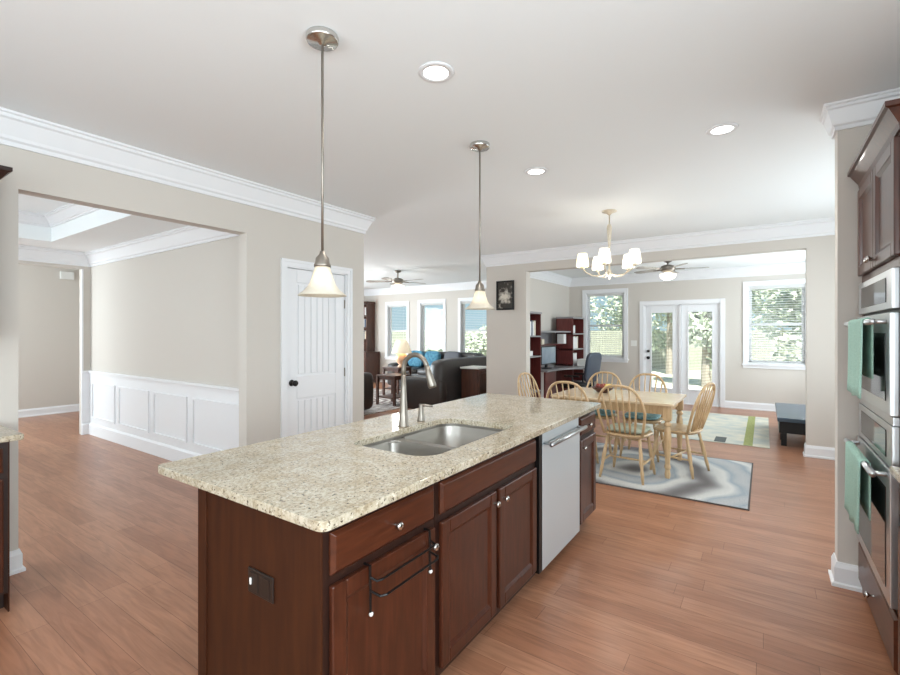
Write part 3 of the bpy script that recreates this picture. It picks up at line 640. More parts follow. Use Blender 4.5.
# ------------------------------------------------------------------ left wall cabinets
lc = thing('base_cabinet', (0.3, 3.4, 0), 'base cabinet under the granite counter on the left wall', 'cabinet')
carcass(-0.6, 0.675, 3.225, 3.715, lc)
MB().box(0.675, 0.681, 3.223, 3.715, 0.0, 0.885).build('end_panel', M['panel'], lc)
dr = drawer_front(0.16, 0.655, 0.722, 0.85, 3.225, -1, lc); knob(0.4, 3.225, 0.78, -1, dr)
do = frame_door(None, 0.16, 0.655, 0.115, 0.692, 3.225, -1, lc); knob(0.19, 3.225, 0.64, -1, do)
tag(MB().prism(round_poly(-0.6, 0.73, 3.175, 3.718, [0.01, 0.02, 0.01, 0.01]), 0.885, 0.915).build('countertop', M['granite'], None, 0.006), 'speckled granite counter on the base cabinet at the left wall', 'countertop')
lu = thing('upper_cabinet', (0.3, 3.55, 1.41), 'cherry upper cabinet hanging over the left wall counter', 'cabinet')
MB().box(-0.6, 0.66, 3.42, 3.719, 1.41, 2.235).build('body', M['cherry'], lu)
do = frame_door(None, 0.2, 0.65, 1.425, 2.22, 3.42, -1, lu); knob(0.23, 3.42, 1.48, -1, do)
CRW = [(0, 0), (0.012, 0), (0.016, 0.025), (0.05, 0.075), (0.062, 0.08), (0.062, 0.10), (0, 0.10)]
MB().molding([(-0.6, 3.42), (0.66, 3.42), (0.66, 3.715)], [(o, 2.235+z) for o, z in CRW], flip=True).build('crown', M['cherryshade'], lu)

# ------------------------------------------------------------------ oven tower on the right
tw = thing('oven_cabinet', (2.95, -0.8, 0), 'tall cherry oven cabinet with two upper doors and a bottom drawer', 'cabinet')
TX0_, TX1_, TF = 2.49, 3.405, -0.45
tb = MB().box(TX0_, TX0_+0.06, -1.17, TF, 0.0, 2.24).box(TX1_-0.06, TX1_, -1.17, TF, 0.0, 2.24).box(TX0_+0.06, TX1_-0.06, -1.17, TF, 1.71, 2.24)
tb.box(TX0_+0.06, TX1_-0.06, -1.17, TF, 0.06, 0.31).box(TX0_+0.06, TX1_-0.06, -1.17, -1.05, 0.31, 1.71)
tb.build('body', M['cherry'], tw, 0.002)
for a, b_ in ((2.515, 2.944), (2.950, 3.38)):
    do = frame_door(None, a, b_, 1.752, 2.225, TF, 1, tw, th=0.022); knob(2.918 if a < 2.6 else 2.976, TF, 1.792, 1, do)
dr = drawer_front(2.52, 3.38, 0.075, 0.295, TF, 1, tw); knob(2.95, TF, 0.185, 1, dr)
MB().molding([(TX0_, -1.17), (TX0_, TF), (TX1_, TF)], [(o, 2.24+z) for o, z in CRW]).build('crown', M['cherry'], tw)
ov = thing('wall_oven', (2.95, -0.75, 0.31), 'stainless steel double wall oven with black glass doors', 'oven')
OX0_, OX1_ = TX0_+0.062, TX1_-0.062
MB().box(OX0_, OX1_, -1.04, TF-0.002, 0.313, 1.708).build('body', M['black'], ov)
def panel(z0, z1, name):
    p = MB().box(OX0_, OX1_, TF-0.002, TF+0.022, z0, z1).build(name, M['steel'], ov, 0.003)
    MB().box(OX0_+0.10, OX1_-0.10, TF+0.022, TF+0.025, z0+0.03, z1-0.03).build('display_glass', M['blackglass'], p, 0.002); return p
def oven_door(z0, z1, hz, name):
    p = MB().box(OX0_, OX1_, TF-0.002, TF+0.028, z0, z1).build(name, M['steel'], ov, 0.004)
    MB().box(OX0_+0.07, OX1_-0.07, TF+0.028, TF+0.031, z0+0.055, z1-0.085).build('glass', M['blackglass'], p, 0.002)
    h = MB().tube([(OX0_+0.03, TF+0.075, hz), (OX1_-0.03, TF+0.075, hz)], 0.013, 12)
    for x in (OX0_+0.06, OX1_-0.06): h.tube([(x, TF+0.02, hz), (x, TF+0.075, hz)], 0.010, 8)
    h.build('handle', M['steel'], p, smooth=True)
panel(1.54, 1.705, 'upper_control_panel'); oven_door(1.10, 1.525, 1.488, 'upper_door')
panel(0.885, 1.06, 'lower_control_panel'); oven_door(0.32, 0.88, 0.850, 'lower_door')
MB().box(OX0_, OX1_, TF-0.002, TF+0.018, 1.063, 1.097).build('vent_trim', M['steel'], ov)
def towel(x0, x1, hz, drop, m, label, back=0.25):
    L = []; yb = TF+0.075; r = 0.0175
    prof = [(yb-r, hz-back)]
    for i in range(9):
        a = PI - PI*i/8; prof.append((yb+r*math.cos(a), hz+r*math.sin(a)))
    prof.append((yb+r+0.002, hz-drop*0.5)); prof.append((yb+r+0.006, hz-drop))
    n = len(prof)-1
    def fn(u, v):
        f = v*n; i = min(int(f), n-1); t = f-i
        y = prof[i][0]*(1-t)+prof[i+1][0]*t; z = prof[i][1]*(1-t)+prof[i+1][1]*t
        k = max(0.0, (v-0.7)/0.3)
        return (x0+(x1-x0)*u, y+0.004*k*math.sin(u*17), z+0.006*k*math.sin(u*9))
    o = MB().sheet(fn, 14, 44).build('dish_towel', M[m], None, smooth=True)
    s = o.modifiers.new('solid', 'SOLIDIFY'); s.thickness = 0.005; s.offset = 0
    return tag(o, label, 'towel', 'dish towels on the oven handles')
towel(2.70, 3.10, 1.488, 0.34, 'mint', 'mint green dish towel over the upper oven handle')
towel(2.76, 3.20, 0.850, 0.32, 'mint', 'mint green dish towel over the lower oven handle')
rc = thing('base_cabinet', (2.1, -0.8, 0), 'cherry base cabinet at the right edge beside the oven cabinet', 'cabinet')
carcass(1.7, 2.485, -1.17, TF+0.0, rc, sgn=1)
frame_door(None, 2.1, 2.46, 0.115, 0.692, TF, 1, rc); drawer_front(2.1, 2.46, 0.722, 0.85, TF, 1, rc)
tag(MB().box(1.68, 2.487, -1.175, TF+0.04, 0.886, 0.915).build('countertop', M['granite'], None, 0.005), 'end of a granite counter at the right edge against the oven cabinet', 'countertop')

# ------------------------------------------------------------------ pendants and ceiling lights
pd = thing('pendant_light', (0, 0, 1.605), '', 'pendant light', 'pendant lights over the island')
ZL = 1.605
MB().lathe([(0, ZC), (0.068, ZC), (0.070, ZC-0.006), (0.070, ZC-0.022), (0.066, ZC-0.027), (0.02, ZC-0.030), (0.012, ZC-0.040), (0, ZC-0.040)], n=28).build('canopy', M['chrome'], pd, smooth=True)
MB().tube([(0, 0, ZC-0.03), (0, 0, ZL+0.18)], 0.0055, 8).build('rod', M['nickel'], pd, smooth=True)
MB().lathe([(0.0, ZL+0.195), (0.010, ZL+0.195), (0.014, ZL+0.18), (0.028, ZL+0.165), (0.031, ZL+0.145), (0.036, ZL+0.135), (0.036, ZL+0.125), (0.0, ZL+0.125)], n=20).build('cap', M['nickel'], pd, smooth=True)
sh = MB().lathe([(0.030, ZL+0.130), (0.036, ZL+0.11), (0.044, ZL+0.08), (0.056, ZL+0.05), (0.075, ZL+0.024), (0.098, ZL+0.006), (0.105, ZL), (0.102, ZL), (0.072, ZL+0.020), (0.052, ZL+0.048), (0.040, ZL+0.08), (0.032, ZL+0.11), (0.026, ZL+0.128)], n=32).build('glass_shade', M['shade_pend'], pd, smooth=True)
MB().pillow((0, 0, ZL+0.062), (0.024, 0.024, 0.036), 8, 1.0).build('bulb', M['bulb'], sh, smooth=True)
place(pd, True, (1.347, 1.595, 1.603), 0, 'nearer pendant with a frosted bell shade over the near end of the island')
place(pd, False, (2.735, 1.618, 1.605), 0, 'farther pendant with a frosted bell shade over the far end of the island')
cn = thing('recessed_light', (0, 0, ZC), '', 'recessed light', 'round recessed ceiling lights')
MB().lathe([(0.062, ZC-0.002), (0.064, ZC-0.008), (0.088, ZC-0.006), (0.092, ZC-0.001), (0.062, ZC-0.001)], n=28).build('trim_ring', M['trim'], cn, smooth=True)
MB().lathe([(0.0, ZC-0.004), (0.062, ZC-0.004), (0.062, ZC-0.001)], n=24).build('lens', M['canlight'], cn)
cans = ((1.853, 1.349, 'recessed ceiling light between the two pendant canopies'), (3.40, 0.221, 'recessed ceiling light nearest the oven cabinet'), (3.44, 1.511, 'recessed ceiling light past the farther pendant toward the chandelier'))
for i, (x, y, l) in enumerate(cans):
    place(cn, i == 0, (x, y, ZC), 0, l)
    s = light('recessed_lamp', 'SPOT', (x, y, ZC-0.02), 26, (1, 0.96, 0.9)); s.data.spot_size = 2.4; s.data.spot_blend = 0.8; s.data.shadow_soft_size = 0.06
# chandelier
cx, cy = 5.0, 1.36
ch = thing('chandelier', (cx, cy, 2.02), 'cream five arm chandelier with lit white shades above the dining table', 'chandelier')
MB().lathe([(0, ZC), (0.075, ZC), (0.075, ZC-0.012), (0.03, ZC-0.028), (0.012, ZC-0.045), (0, ZC-0.045)], (cx, cy, 0), 24).build('canopy', M['chand'], ch, smooth=True)
MB().lathe([(0, 2.70), (0.006, 2.70), (0.006, 2.60), (0.02, 2.59), (0.026, 2.56), (0.022, 2.48), (0.014, 2.40), (0.010, 2.30), (0.010, 2.12), (0.022, 2.10), (0.030, 2.075), (0.022, 2.045), (0.010, 2.03), (0.006, 2.01), (0, 2.01)], (cx, cy, 0), 16).build('stem', M['chand'], ch, smooth=True)
view = math.atan2(-cy, -cx)
for i in range(5):
    a = view + 2*PI*i/5 - 0.17; dx, dy_ = math.cos(a), math.sin(a); r = 0.275
    MB().tube([(cx+dx*0.015, cy+dy_*0.015, 2.075), (cx+dx*0.09, cy+dy_*0.09, 2.045), (cx+dx*0.17, cy+dy_*0.17, 2.055), (cx+dx*0.24, cy+dy_*0.24, 2.09), (cx+dx*r, cy+dy_*r, 2.14)], 0.007, 8).build('arm', M['chand'], ch, smooth=True)
    MB().lathe([(0, 2.125), (0.022, 2.13), (0.026, 2.15), (0.012, 2.155), (0.012, 2.17), (0, 2.17)], (cx+dx*r, cy+dy_*r, 0), 14).build('candle_cup', M['chand'], ch, smooth=True)
    MB().lathe([(0.062, 2.15), (0.066, 2.165), (0.060, 2.23), (0.048, 2.29), (0.044, 2.295), (0.042, 2.29), (0.056, 2.23), (0.060, 2.165), (0.02, 2.15)], (cx+dx*r, cy+dy_*r, 0), 20).build('shade', M['shade_yel' if i == 4 else 'shade_lit'], ch, smooth=True)
light('chandelier_light', 'POINT', (cx, cy, 1.95), 6, (1, 0.96, 0.9), 0.12)
# ceiling fans
def fan(x, y, zc, zm, rad, a0, label):
    f = thing('ceiling_fan', (x, y, zm), label, 'ceiling fan', 'ceiling fans')
    MB().lathe([(0, zc), (0.07, zc), (0.065, zc-0.03), (0.02, zc-0.05), (0.014, zc-0.055), (0.014, zm+0.09), (0.05, zm+0.085), (0.11, zm+0.06), (0.125, zm+0.02), (0.11, zm-0.02), (0.06, zm-0.04), (0, zm-0.04)], (x, y, 0), 24).build('motor_housing', M['nickel'], f, smooth=True)
    for i in range(5):
        a = a0 + 2*PI*i/5; u = Vector((math.cos(a), math.sin(a), 0)); v = Vector((-u.y, u.x, 0.16)).normalized()
        P0 = Vector((x, y, zm+0.01))
        def q(r, s): return P0 + u*r + v*s
        th = Vector((0, 0, 0.008))
        bot = [q(0.2, -0.05), q(rad*0.9, -0.068), q(rad, -0.04), q(rad, 0.04), q(rad*0.9, 0.068), q(0.2, 0.05)]
        bl = MB().hexa([tuple(p) for p in bot], [tuple(p+th) for p in bot]).build('blade', M['fanblade'], f)
        MB().tube([q(0.08, 0), q(0.26, 0)], 0.012, 6).build('blade_iron', M['nickel'], bl)
    MB().lathe([(0.05, zm-0.04), (0.06, zm-0.055), (0.13, zm-0.07), (0.135, zm-0.085), (0.12, zm-0.13), (0.07, zm-0.165), (0, zm-0.175)], (x, y, 0), 24).build('light_bowl', M['shade_lit'], f, smooth=True)
fan(8.6, 1.36, SRC, 2.52, 0.62, 1.2, 'ceiling fan with a lit bowl in the sunroom in front of the french doors')
for x, y, z in ((8.6, 1.36, 2.30), (7.3, 6.3, 2.28)): light('fan_bowl_light', 'POINT', (x, y, z), 14, (1, 0.97, 0.92), 0.1)
fan(7.3, 6.3, ZC, 2.50, 0.66, 0.9, 'ceiling fan with a lit bowl in the living room')

# ------------------------------------------------------------------ dining set
RZ = 0.0102
rg = thing('area_rug', (5.25, 1.19, 0), 'grey and blue swirl patterned rug under the pine dining set', 'rug')
MB().box(4.45, 6.05, 0.11, 2.45, 0.0, RZ).build('pile', M['rug_swirl'], rg, 0.003)
MB().box(4.437, 4.45, 0.097, 2.463, 0, RZ).box(6.05, 6.063, 0.097, 2.463, 0, RZ).box(4.45, 6.05, 0.097, 0.11, 0, RZ).box(4.45, 6.05, 2.45, 2.463, 0, RZ).build('binding', M['rug_edge'], rg)
tbx0, tbx1, tby0, tby1, th_ = 4.89, 5.80, 0.72, 1.98, 0.75
tt = thing('dining_table', ((tbx0+tbx1)/2, (tby0+tby1)/2, RZ), 'pine dining table with turned legs on the swirl rug', 'table')
MB().prism(round_poly(tbx0, tbx1, tby0, tby1, 0.02), th_-0.028, th_).build('tabletop', M['pinetop'], tt, 0.006)
MB().box(tbx0+0.07, tbx1-0.07, tby0+0.075, tby0+0.095, th_-0.12, th_-0.028).box(tbx0+0.07, tbx1-0.07, tby1-0.095, tby1-0.075, th_-0.12, th_-0.028).box(tbx0+0.07, tbx0+0.09, tby0+0.095, tby1-0.095, th_-0.12, th_-0.028).box(tbx1-0.09, tbx1-0.07, tby0+0.095, tby1-0.095, th_-0.12, th_-0.028).build('apron', M['pine'], tt)
def turned(x, y, r):
    mb = MB().box(x-r, x+r, y-r, y+r, th_-0.17, th_-0.029)
    mb.lathe([(r*0.9, th_-0.17), (r*0.6, th_-0.185), (r*0.95, th_-0.205), (r*0.95, th_-0.22), (r*0.6, th_-0.235), (r*0.85, th_-0.28), (r*0.95, th_-0.36), (r*0.72, th_-0.52), (r*0.6, RZ+0.14), (r*0.8, RZ+0.12), (r*0.8, RZ+0.10), (r*0.58, RZ+0.085), (r*0.75, RZ+0.04), (r*0.6, RZ)], (x, y, 0), 16, True)
    return mb
for x in (tbx0+0.065, tbx1-0.065):
    for y in (tby0+0.065, tby1-0.065): turned(x, y, 0.037).build('leg', M['pine'], tt)
# windsor chair facing +X
wc = thing('dining_chair', (0, 0, 0), '', 'chair', 'pine windsor chairs around the dining table')
SZ = 0.445
seat = MB(); outl = []
for i in range(28):
    a = 2*PI*i/28; cxx = 0.215*math.copysign(abs(math.cos(a))**0.7, math.cos(a)); cyy = 0.225*math.copysign(abs(math.sin(a))**0.7, math.sin(a))*(1.0 if math.cos(a) > 0 else 0.94)
    outl.append((cxx, cyy))
seat.hexa([(x*0.9, y*0.9, SZ-0.034) for x, y in outl], [(x, y, SZ-0.010) for x, y in outl]); seat.hexa([(x, y, SZ-0.010) for x, y in outl], [(x*0.97, y*0.97, SZ) for x, y in outl])
bmesh.ops.remove_doubles(seat.b, verts=seat.b.verts, dist=1e-6)
seat.build('seat', M['pine'], wc, smooth=False)
def lean(z): return -0.165 - 0.15*(z-SZ)/0.5
def hoop(t):        # t in 0..1 from one foot over the top to the other
    a = PI*t; c, s_ = math.cos(a), math.sin(a)
    z = SZ-0.012 + 0.492*s_**0.62; hw = 0.232*math.copysign(abs(c)**0.72, c)
    hw *= 0.78 + 0.22*min(1, (z-SZ+0.012)/0.24)
    return (lean(z), hw, z)
MB().tube([hoop(i/40) for i in range(41)], 0.0135, 8).build('hoop_back', M['pine'], wc, smooth=True)
for k in range(6):
    f = (k-2.5)/2.5; yb = 0.118*f; yt = 0.165*f
    # find the hoop height at yt
    best = min((abs(hoop(i/200)[1]-yt), i) for i in range(20, 181)); pt = hoop(best[1]/200)
    b0 = Vector((lean(SZ)+0.012*(1-abs(f)) - 0.012, yb, SZ-0.006)); b1 = Vector(pt)
    MB().tube([b0, b0.lerp(b1, 0.3), b0.lerp(b1, 0.42), b0.lerp(b1, 0.55), b1], [0.0075, 0.0125, 0.008, 0.0095, 0.0065], 8).build('spindle', M['pine'], wc, smooth=True)
LEG = {}
for fx_, sgn in ((1, 1), (1, -1), (-1, 1), (-1, -1)):
    top = Vector((0.14*fx_, 0.15*sgn, SZ-0.02)); bot = Vector((0.195 if fx_ > 0 else -0.225, 0.205*sgn, 0.0)); LEG[(fx_, sgn)] = (top, bot)
    MB().tube([top, top.lerp(bot, 0.15), top.lerp(bot, 0.22), top.lerp(bot, 0.28), top.lerp(bot, 0.55), top.lerp(bot, 0.7), top.lerp(bot, 0.76), top.lerp(bot, 1)], [0.013, 0.016, 0.012, 0.017, 0.020, 0.013, 0.018, 0.011], 9).build('leg', M['pine'], wc, smooth=True)
mids = []
for sgn in (1, -1):
    a = LEG[(1, sgn)][0].lerp(LEG[(1, sgn)][1], 0.6); b_ = LEG[(-1, sgn)][0].lerp(LEG[(-1, sgn)][1], 0.6); mids.append(a.lerp(b_, 0.5))
    MB().tube([a, a.lerp(b_, 0.5), b_], [0.008, 0.013, 0.008], 8).build('stretcher', M['pine'], wc, smooth=True)
MB().tube([mids[0], mids[0].lerp(mids[1], 0.5), mids[1]], [0.008, 0.012, 0.008], 8).build('stretcher', M['pine'], wc, smooth=True)
pad = tag(MB().pillow((0.0, 0, 0.024), (0.185, 0.19, 0.022), 10, 0.5).build('seat_cushion', M['sagecush'], None, smooth=True), '', 'cushion', 'tie-on pads on the dining chairs')
pad2 = tag(MB().pillow((0.0, 0, 0.024), (0.185, 0.19, 0.022), 10, 0.5).build('seat_cushion', M['tealcush'], None, smooth=True), '', 'cushion', 'tie-on pads on the dining chairs')
chairs = ((4.83, 1.13, -0.06, 'pine windsor chair nearest the camera, its back turned, just past the island end', 'sage chair pad on the windsor chair nearest the camera', 0),
          (4.88, 1.70, 0.04, 'pine windsor chair with only its hoop back showing above the far island corner', 'chair pad on the windsor chair mostly hidden by the island corner', 0),
          (5.24, 2.17, -PI/2-0.12, 'pine windsor chair at the table end beside the picture wall', 'chair pad on the windsor chair at the picture wall end of the table', 0),
          (5.68, 1.68, PI, 'pine windsor chair across the table in front of the desk', 'chair pad on the windsor chair across the table by the desk', 1),
          (5.70, 1.17, PI, 'pine windsor chair across the table in front of the french doors', 'teal chair pad on the windsor chair across the table by the french doors', 1),
          (5.31, 0.74, PI/2-0.25, 'pine windsor chair seen side-on at the right end of the table', 'chair pad on the windsor chair at the right end of the table', 0))
used = [False, False]
for i, (x, y, rz, l, lp, kind) in enumerate(chairs):
    place(wc, i == 0, (x, y, RZ), rz, l)
    if i == 5: continue
    place((pad, pad2)[kind], not used[kind], (x+0.02*math.cos(rz), y+0.02*math.sin(rz), RZ+SZ+0.001), rz, lp); used[kind] = True
fb = thing('fruit_bowl', (5.42, 1.55, th_), 'low wooden bowl of dark red and yellow fruit on the dining table', 'bowl')
MB().lathe([(0, 0.0), (0.06, 0.0), (0.065, 0.008), (0.11, 0.04), (0.13, 0.062), (0.125, 0.064), (0.10, 0.045), (0.055, 0.016), (0, 0.014)], (5.42, 1.55, th_+0.001), 24).build('bowl', M['brownwood'], fb, smooth=True)
for i, (dx, dy_, m) in enumerate(((0.0, 0.05, 'fruitred'), (0.03, -0.01, 'fruitred'), (-0.04, 0.0, 'fruitred'), (0.02, -0.07, 'fruityel'), (-0.03, -0.06, 'fruityel'))):
    tag(MB().pillow((5.42+dx, 1.55+dy_, th_+0.072), (0.032, 0.032, 0.030), 8, 0.95).build('fruit', M[m], None, smooth=True), ('dark red' if m == 'fruitred' else 'yellow')+' round fruit in the wooden bowl on the dining table', 'fruit', ('red' if m == 'fruitred' else 'yellow')+' fruit in the bowl')

# ------------------------------------------------------------------ sunroom
r2 = thing('area_rug', (8.2, 0.8, 0), 'pale floral rug with an olive stripe on the sunroom floor', 'rug')
MB().box(6.97, 9.45, -0.06, 1.75, 0, 0.008).build('pile', M['rug_pale'], r2, 0.002)
MB().box(6.97, 9.45, 0.12, 0.22, 0.008, 0.0086).build('stripe', M['rug_green'], r2)
MB().box(7.0, 7.35, 0.42, 0.55, 0.008, 0.0086).build('motif', M['rug_dark'], r2)
bn = thing('bench', (7.95, -0.35, 0), 'low black padded bench with square legs beside the pale rug', 'bench')
MB().box(7.2, 8.7, -0.55, -0.16, 0.17, 0.31).build('apron', M['black'], bn, 0.004)
MB().box(7.18, 8.72, -0.57, -0.14, 0.312, 0.365).build('pad', M['blacksheen'], bn, 0.012)
for x in (7.28, 7.66, 8.2, 8.62):
    for y in (-0.21, -0.50): MB().box(x-0.03, x+0.03, y-0.03, y+0.03, 0, 0.17).build('leg', M['black'], bn)
# desk unit along the left wall
dk = thing('computer_desk', (8.6, 3.4, 0), 'red brown corner computer desk with two shelf towers and a hutch', 'desk')
def tower(x0, x1, y0, y1, z1, shelves, name):
    mb = MB(); t = 0.022
    mb.box(x0, x0+t, y0, y1, 0, z1).box(x1-t, x1, y0, y1, 0, z1).box(x0, x1, y1-0.012, y1, 0, z1).box(x0, x1, y0, y1, 0, 0.06)
    o = mb.build(name, M['redwood'], dk)
    s = MB()
    for z in shelves: s.box(x0+t*0, x1, y0-0.006, y1-0.012, z-0.012, z+0.012)
    s.box(x0-0.012, x1+0.012, y0-0.015, y1, z1, z1+0.035).build('shelf', M['deskgrey'], o)
tower(7.32, 7.82, 3.34, 3.71, 1.78, (0.40, 1.02, 1.38), 'shelf_tower')
tower(9.22, 9.90, 3.24, 3.60, 1.74, (0.40, 0.78, 1.10, 1.42), 'shelf_tower')
# worktop with the curved corner
wt = [(7.83, 3.70), (7.83, 3.22)] + [(8.35+0.55*math.sin(i*PI/16)*1.0, 3.22-0.36*(1-math.cos(i*PI/16))) for i in range(1, 9)] + [(9.6, 2.80), (9.9, 3.0), (9.9, 3.23), (9.21, 3.23), (9.21, 3.70)]
MB().prism(wt, 0.73, 0.76).build('worktop', M['deskgrey'], dk)
MB().box(7.83, 8.35, 3.26, 3.29, 0, 0.73).box(7.83, 8.35, 3.30, 3.68, 0, 0.05).build('pedestal', M['redwood'], dk)
MB().tube([(9.6, 2.95, 0), (9.6, 2.95, 0.73)], 0.03, 12).build('leg', M['black'], dk)
hs = [(7.83, 3.70), (7.83, 3.46), (8.4, 3.40), (8.9, 3.32), (9.21, 3.28), (9.21, 3.70)]
MB().prism(hs, 1.45, 1.48).build('hutch_top', M['deskgrey'], dk)
MB().box(7.84, 9.21, 3.44, 3.69, 1.20, 1.22).build('hutch_shelf', M['redwood'], dk)
MB().box(7.83, 9.21, 3.695, 3.71, 0.76, 1.45).build('hutch_back', M['deskgrey'], dk)
mn = thing('computer_monitor', (8.35, 3.42, 0.76), 'flat computer monitor with a pale grey screen on the desk', 'monitor')
MB().lathe([(0, 0), (0.11, 0), (0.11, 0.012), (0.03, 0.02), (0.025, 0.14), (0, 0.14)], (8.35, 3.46, 0.761), 18).build('stand', M['black'], mn)
MB().box(7.98, 8.68, 3.40, 3.44, 0.84, 1.19).build('bezel', M['black'], mn, 0.004)
MB().box(8.0, 8.66, 3.396, 3.40, 0.86, 1.17).build('screen', M['screen'], mn)
def bk(x0, x1, y0, y1, z0, z1, m, label, name='book', cat='book', group=None): return tag(MB().box(x0, x1, y0, y1, z0, z1).build(name, M[m], None, 0.003), label, cat, group)
xs = 7.36
for i, m in enumerate(('white', 'bookcream', 'white', 'bookblue', 'white', 'bookcream')):
    wv = 0.045 + 0.01*(i % 3); bk(xs, xs+wv, 3.40, 3.66, 1.394, 1.394+0.25+0.02*(i % 2), m, 'upright binder or book on the top shelf of the left desk tower', group='books on the top shelf of the left tower'); xs += wv+0.006
bk(7.45, 7.60, 3.40, 3.62, 1.034, 1.12, 'white', 'white box on the middle shelf of the left desk tower', 'storage_box', 'box')
xs = 9.27
for i, m in enumerate(('bookcream', 'bookcream', 'white', 'white')):
    bk(xs, xs+0.06, 3.30, 3.57, 1.434, 1.58+0.02*(i % 2), m, 'pale book on the top shelf of the right desk tower', group='books on the top shelf of the right tower'); xs += 0.068
xs = 9.27
for i, m in enumerate(('bookred', 'white', 'white', 'white', 'white', 'bookcream')):
    bk(xs, xs+0.06, 3.28, 3.57, 1.114, 1.34+0.015*(i % 3), m, 'upright file on the middle shelf of the right desk tower', group='files on the middle shelf of the right tower'); xs += 0.066
xs = 9.27
for i in range(4):
    bk(xs, xs+0.07, 3.28, 3.57, 0.794, 1.0+0.02*(i % 2), 'white', 'white file on the lowest open shelf of the right desk tower', group='files on the lowest shelf of the right tower'); xs += 0.078
bk(8.0, 8.12, 3.50, 3.66, 1.222, 1.36, 'white', 'white pack standing at the left of the hutch shelf', 'paper_pack', 'box')
bk(8.25, 8.36, 3.50, 3.66, 1.222, 1.32, 'bookcream', 'cream box on the hutch shelf above the monitor', 'storage_box', 'box')
bk(9.02, 9.16, 3.36, 3.50, 1.222, 1.42, 'white', 'white calendar card at the right end of the hutch shelf', 'calendar_card', 'card')
bk(9.30, 9.62, 2.95, 3.18, 0.761, 0.90, 'whiteplastic', 'white printer on the right end of the desk', 'printer', 'printer')
oc = thing('office_chair', (8.28, 2.77, 0), 'black office chair with a painted bluish sheen on its back at the computer desk', 'chair')
MB().pillow((8.28, 2.84, 0.48), (0.25, 0.25, 0.05), 10, 0.45).build('seat', M['black'], oc, smooth=True)
rot = Matrix.Rotation(0.16, 3, 'X')
MB().pillow((8.30, 2.55, 0.82), (0.23, 0.04, 0.27), 10, 0.42, Matrix.Rotation(-0.25, 3, 'Z') @ rot).build('backrest', M['officeback'], oc, smooth=True)
MB().tube([(8.28, 2.70, 0.45), (8.29, 2.56, 0.5), (8.29, 2.55, 0.7)], 0.022, 8).build('back_support', M['black'], oc)
MB().tube([(8.28, 2.82, 0.08), (8.28, 2.82, 0.46)], 0.028, 10).build('gas_post', M['black'], oc)
for s_ in (-1, 1): MB().tube([(8.28+0.2*s_, 2.82, 0.46), (8.28+0.29*s_, 2.82, 0.50), (8.28+0.29*s_, 2.82, 0.66), (8.28+0.28*s_, 2.97, 0.67), (8.28+0.28*s_, 2.70, 0.67)], 0.018, 8).build('armrest', M['black'], oc)
for i in range(5):
    a = 2*PI*i/5; q = MB().tube([(8.28, 2.82, 0.10), (8.28+0.28*math.cos(a), 2.82+0.28*math.sin(a), 0.07)], [0.03, 0.018], 8).build('base_spoke', M['black'], oc)
    MB().pillow((8.28+0.28*math.cos(a), 2.82+0.28*math.sin(a), 0.03), (0.03, 0.03, 0.03), 6, 0.8).build('caster', M['black'], q)
# wall picture
pc = thing('wall_picture', (HX, 3.520, 1.82), 'dark framed black and white print on the wall by the desk opening', 'picture')
MB().box(HX-0.028, HX-0.001, 3.360, 3.385, 1.82, 2.30).box(HX-0.028, HX-0.001, 3.655, 3.680, 1.82, 2.30).box(HX-0.028, HX-0.001, 3.385, 3.655, 2.275, 2.30).box(HX-0.028, HX-0.001, 3.385, 3.655, 1.82, 1.845).build('frame', M['black'], pc, 0.003)
MB().box(HX-0.016, HX-0.001, 3.385, 3.655, 1.845, 2.275).build('print', M['print'], pc)

# ------------------------------------------------------------------ living room
rl = tag(MB().box(5.6, 8.7, 5.75, 8.9, 0, 0.010).build('area_rug', M['rug_living'], None, 0.003), 'patterned rug on the living room floor by the leather armchair', 'rug')
so = thing('sofa', (7.6, 5.13, 0), 'dark leather sofa with its back to the kitchen behind the small cabinet', 'sofa')
MB().box(6.62, 8.62, 4.72, 5.58, 0.06, 0.42).build('base', M['leather'], so, 0.03)
MB().pillow((7.62, 4.82, 0.56), (1.04, 0.15, 0.40), 12, 0.25).build('backrest', M['leather2'], so, smooth=True)
for x in (6.68, 8.58): MB().pillow((x, 5.14, 0.34), (0.13, 0.47, 0.30), 12, 0.28).build('armrest', M['leather'], so, smooth=True)
for x in (7.2, 8.06): MB().pillow((x, 5.25, 0.45), (0.43, 0.36, 0.09), 10, 0.35).build('seat_cushion', M['leather2'], so, smooth=True)
s2 = thing('sofa', (9.5, 7.0, 0), 'dark leather sofa along the living room windows under the blue pillows', 'sofa')
MB().box(9.0, 9.85, 5.7, 8.0, 0.06, 0.42).build('base', M['leather2'], s2, 0.03)
MB().pillow((9.80, 6.85, 0.57), (0.15, 1.18, 0.38), 12, 0.25).build('backrest', M['leather2'], s2, smooth=True)
for y in (5.72, 8.0): MB().pillow((9.42, y, 0.36), (0.46, 0.13, 0.30), 12, 0.28).build('armrest', M['leather2'], s2, smooth=True)
for y in (6.15, 6.86, 7.57): MB().pillow((9.35, y, 0.46), (0.36, 0.345, 0.09), 10, 0.35).build('seat_cushion', M['leather2'], s2, smooth=True)
for i, (y, x, m, l) in enumerate(((7.55, 9.50, 'bluecush', 'blue throw pillow nearest the lamp on the window sofa'), (7.05, 9.52, 'bluecush', 'blue throw pillow in the middle of the window sofa'), (6.45, 9.55, 'greycush', 'grey throw pillow on the window sofa near the second pendant'))):
    tag(MB().pillow((x, y, 0.76), (0.08, 0.24, 0.22), 10, 0.5, Matrix.Rotation(0.25, 3, 'Y')).build('throw_pillow', M[m], None, smooth=True), l, 'pillow', 'throw pillows on the window sofa')
cb = thing('side_cabinet', (7.22, 4.4, 0), 'small brown cabinet with a white top behind the dark sofa', 'cabinet')
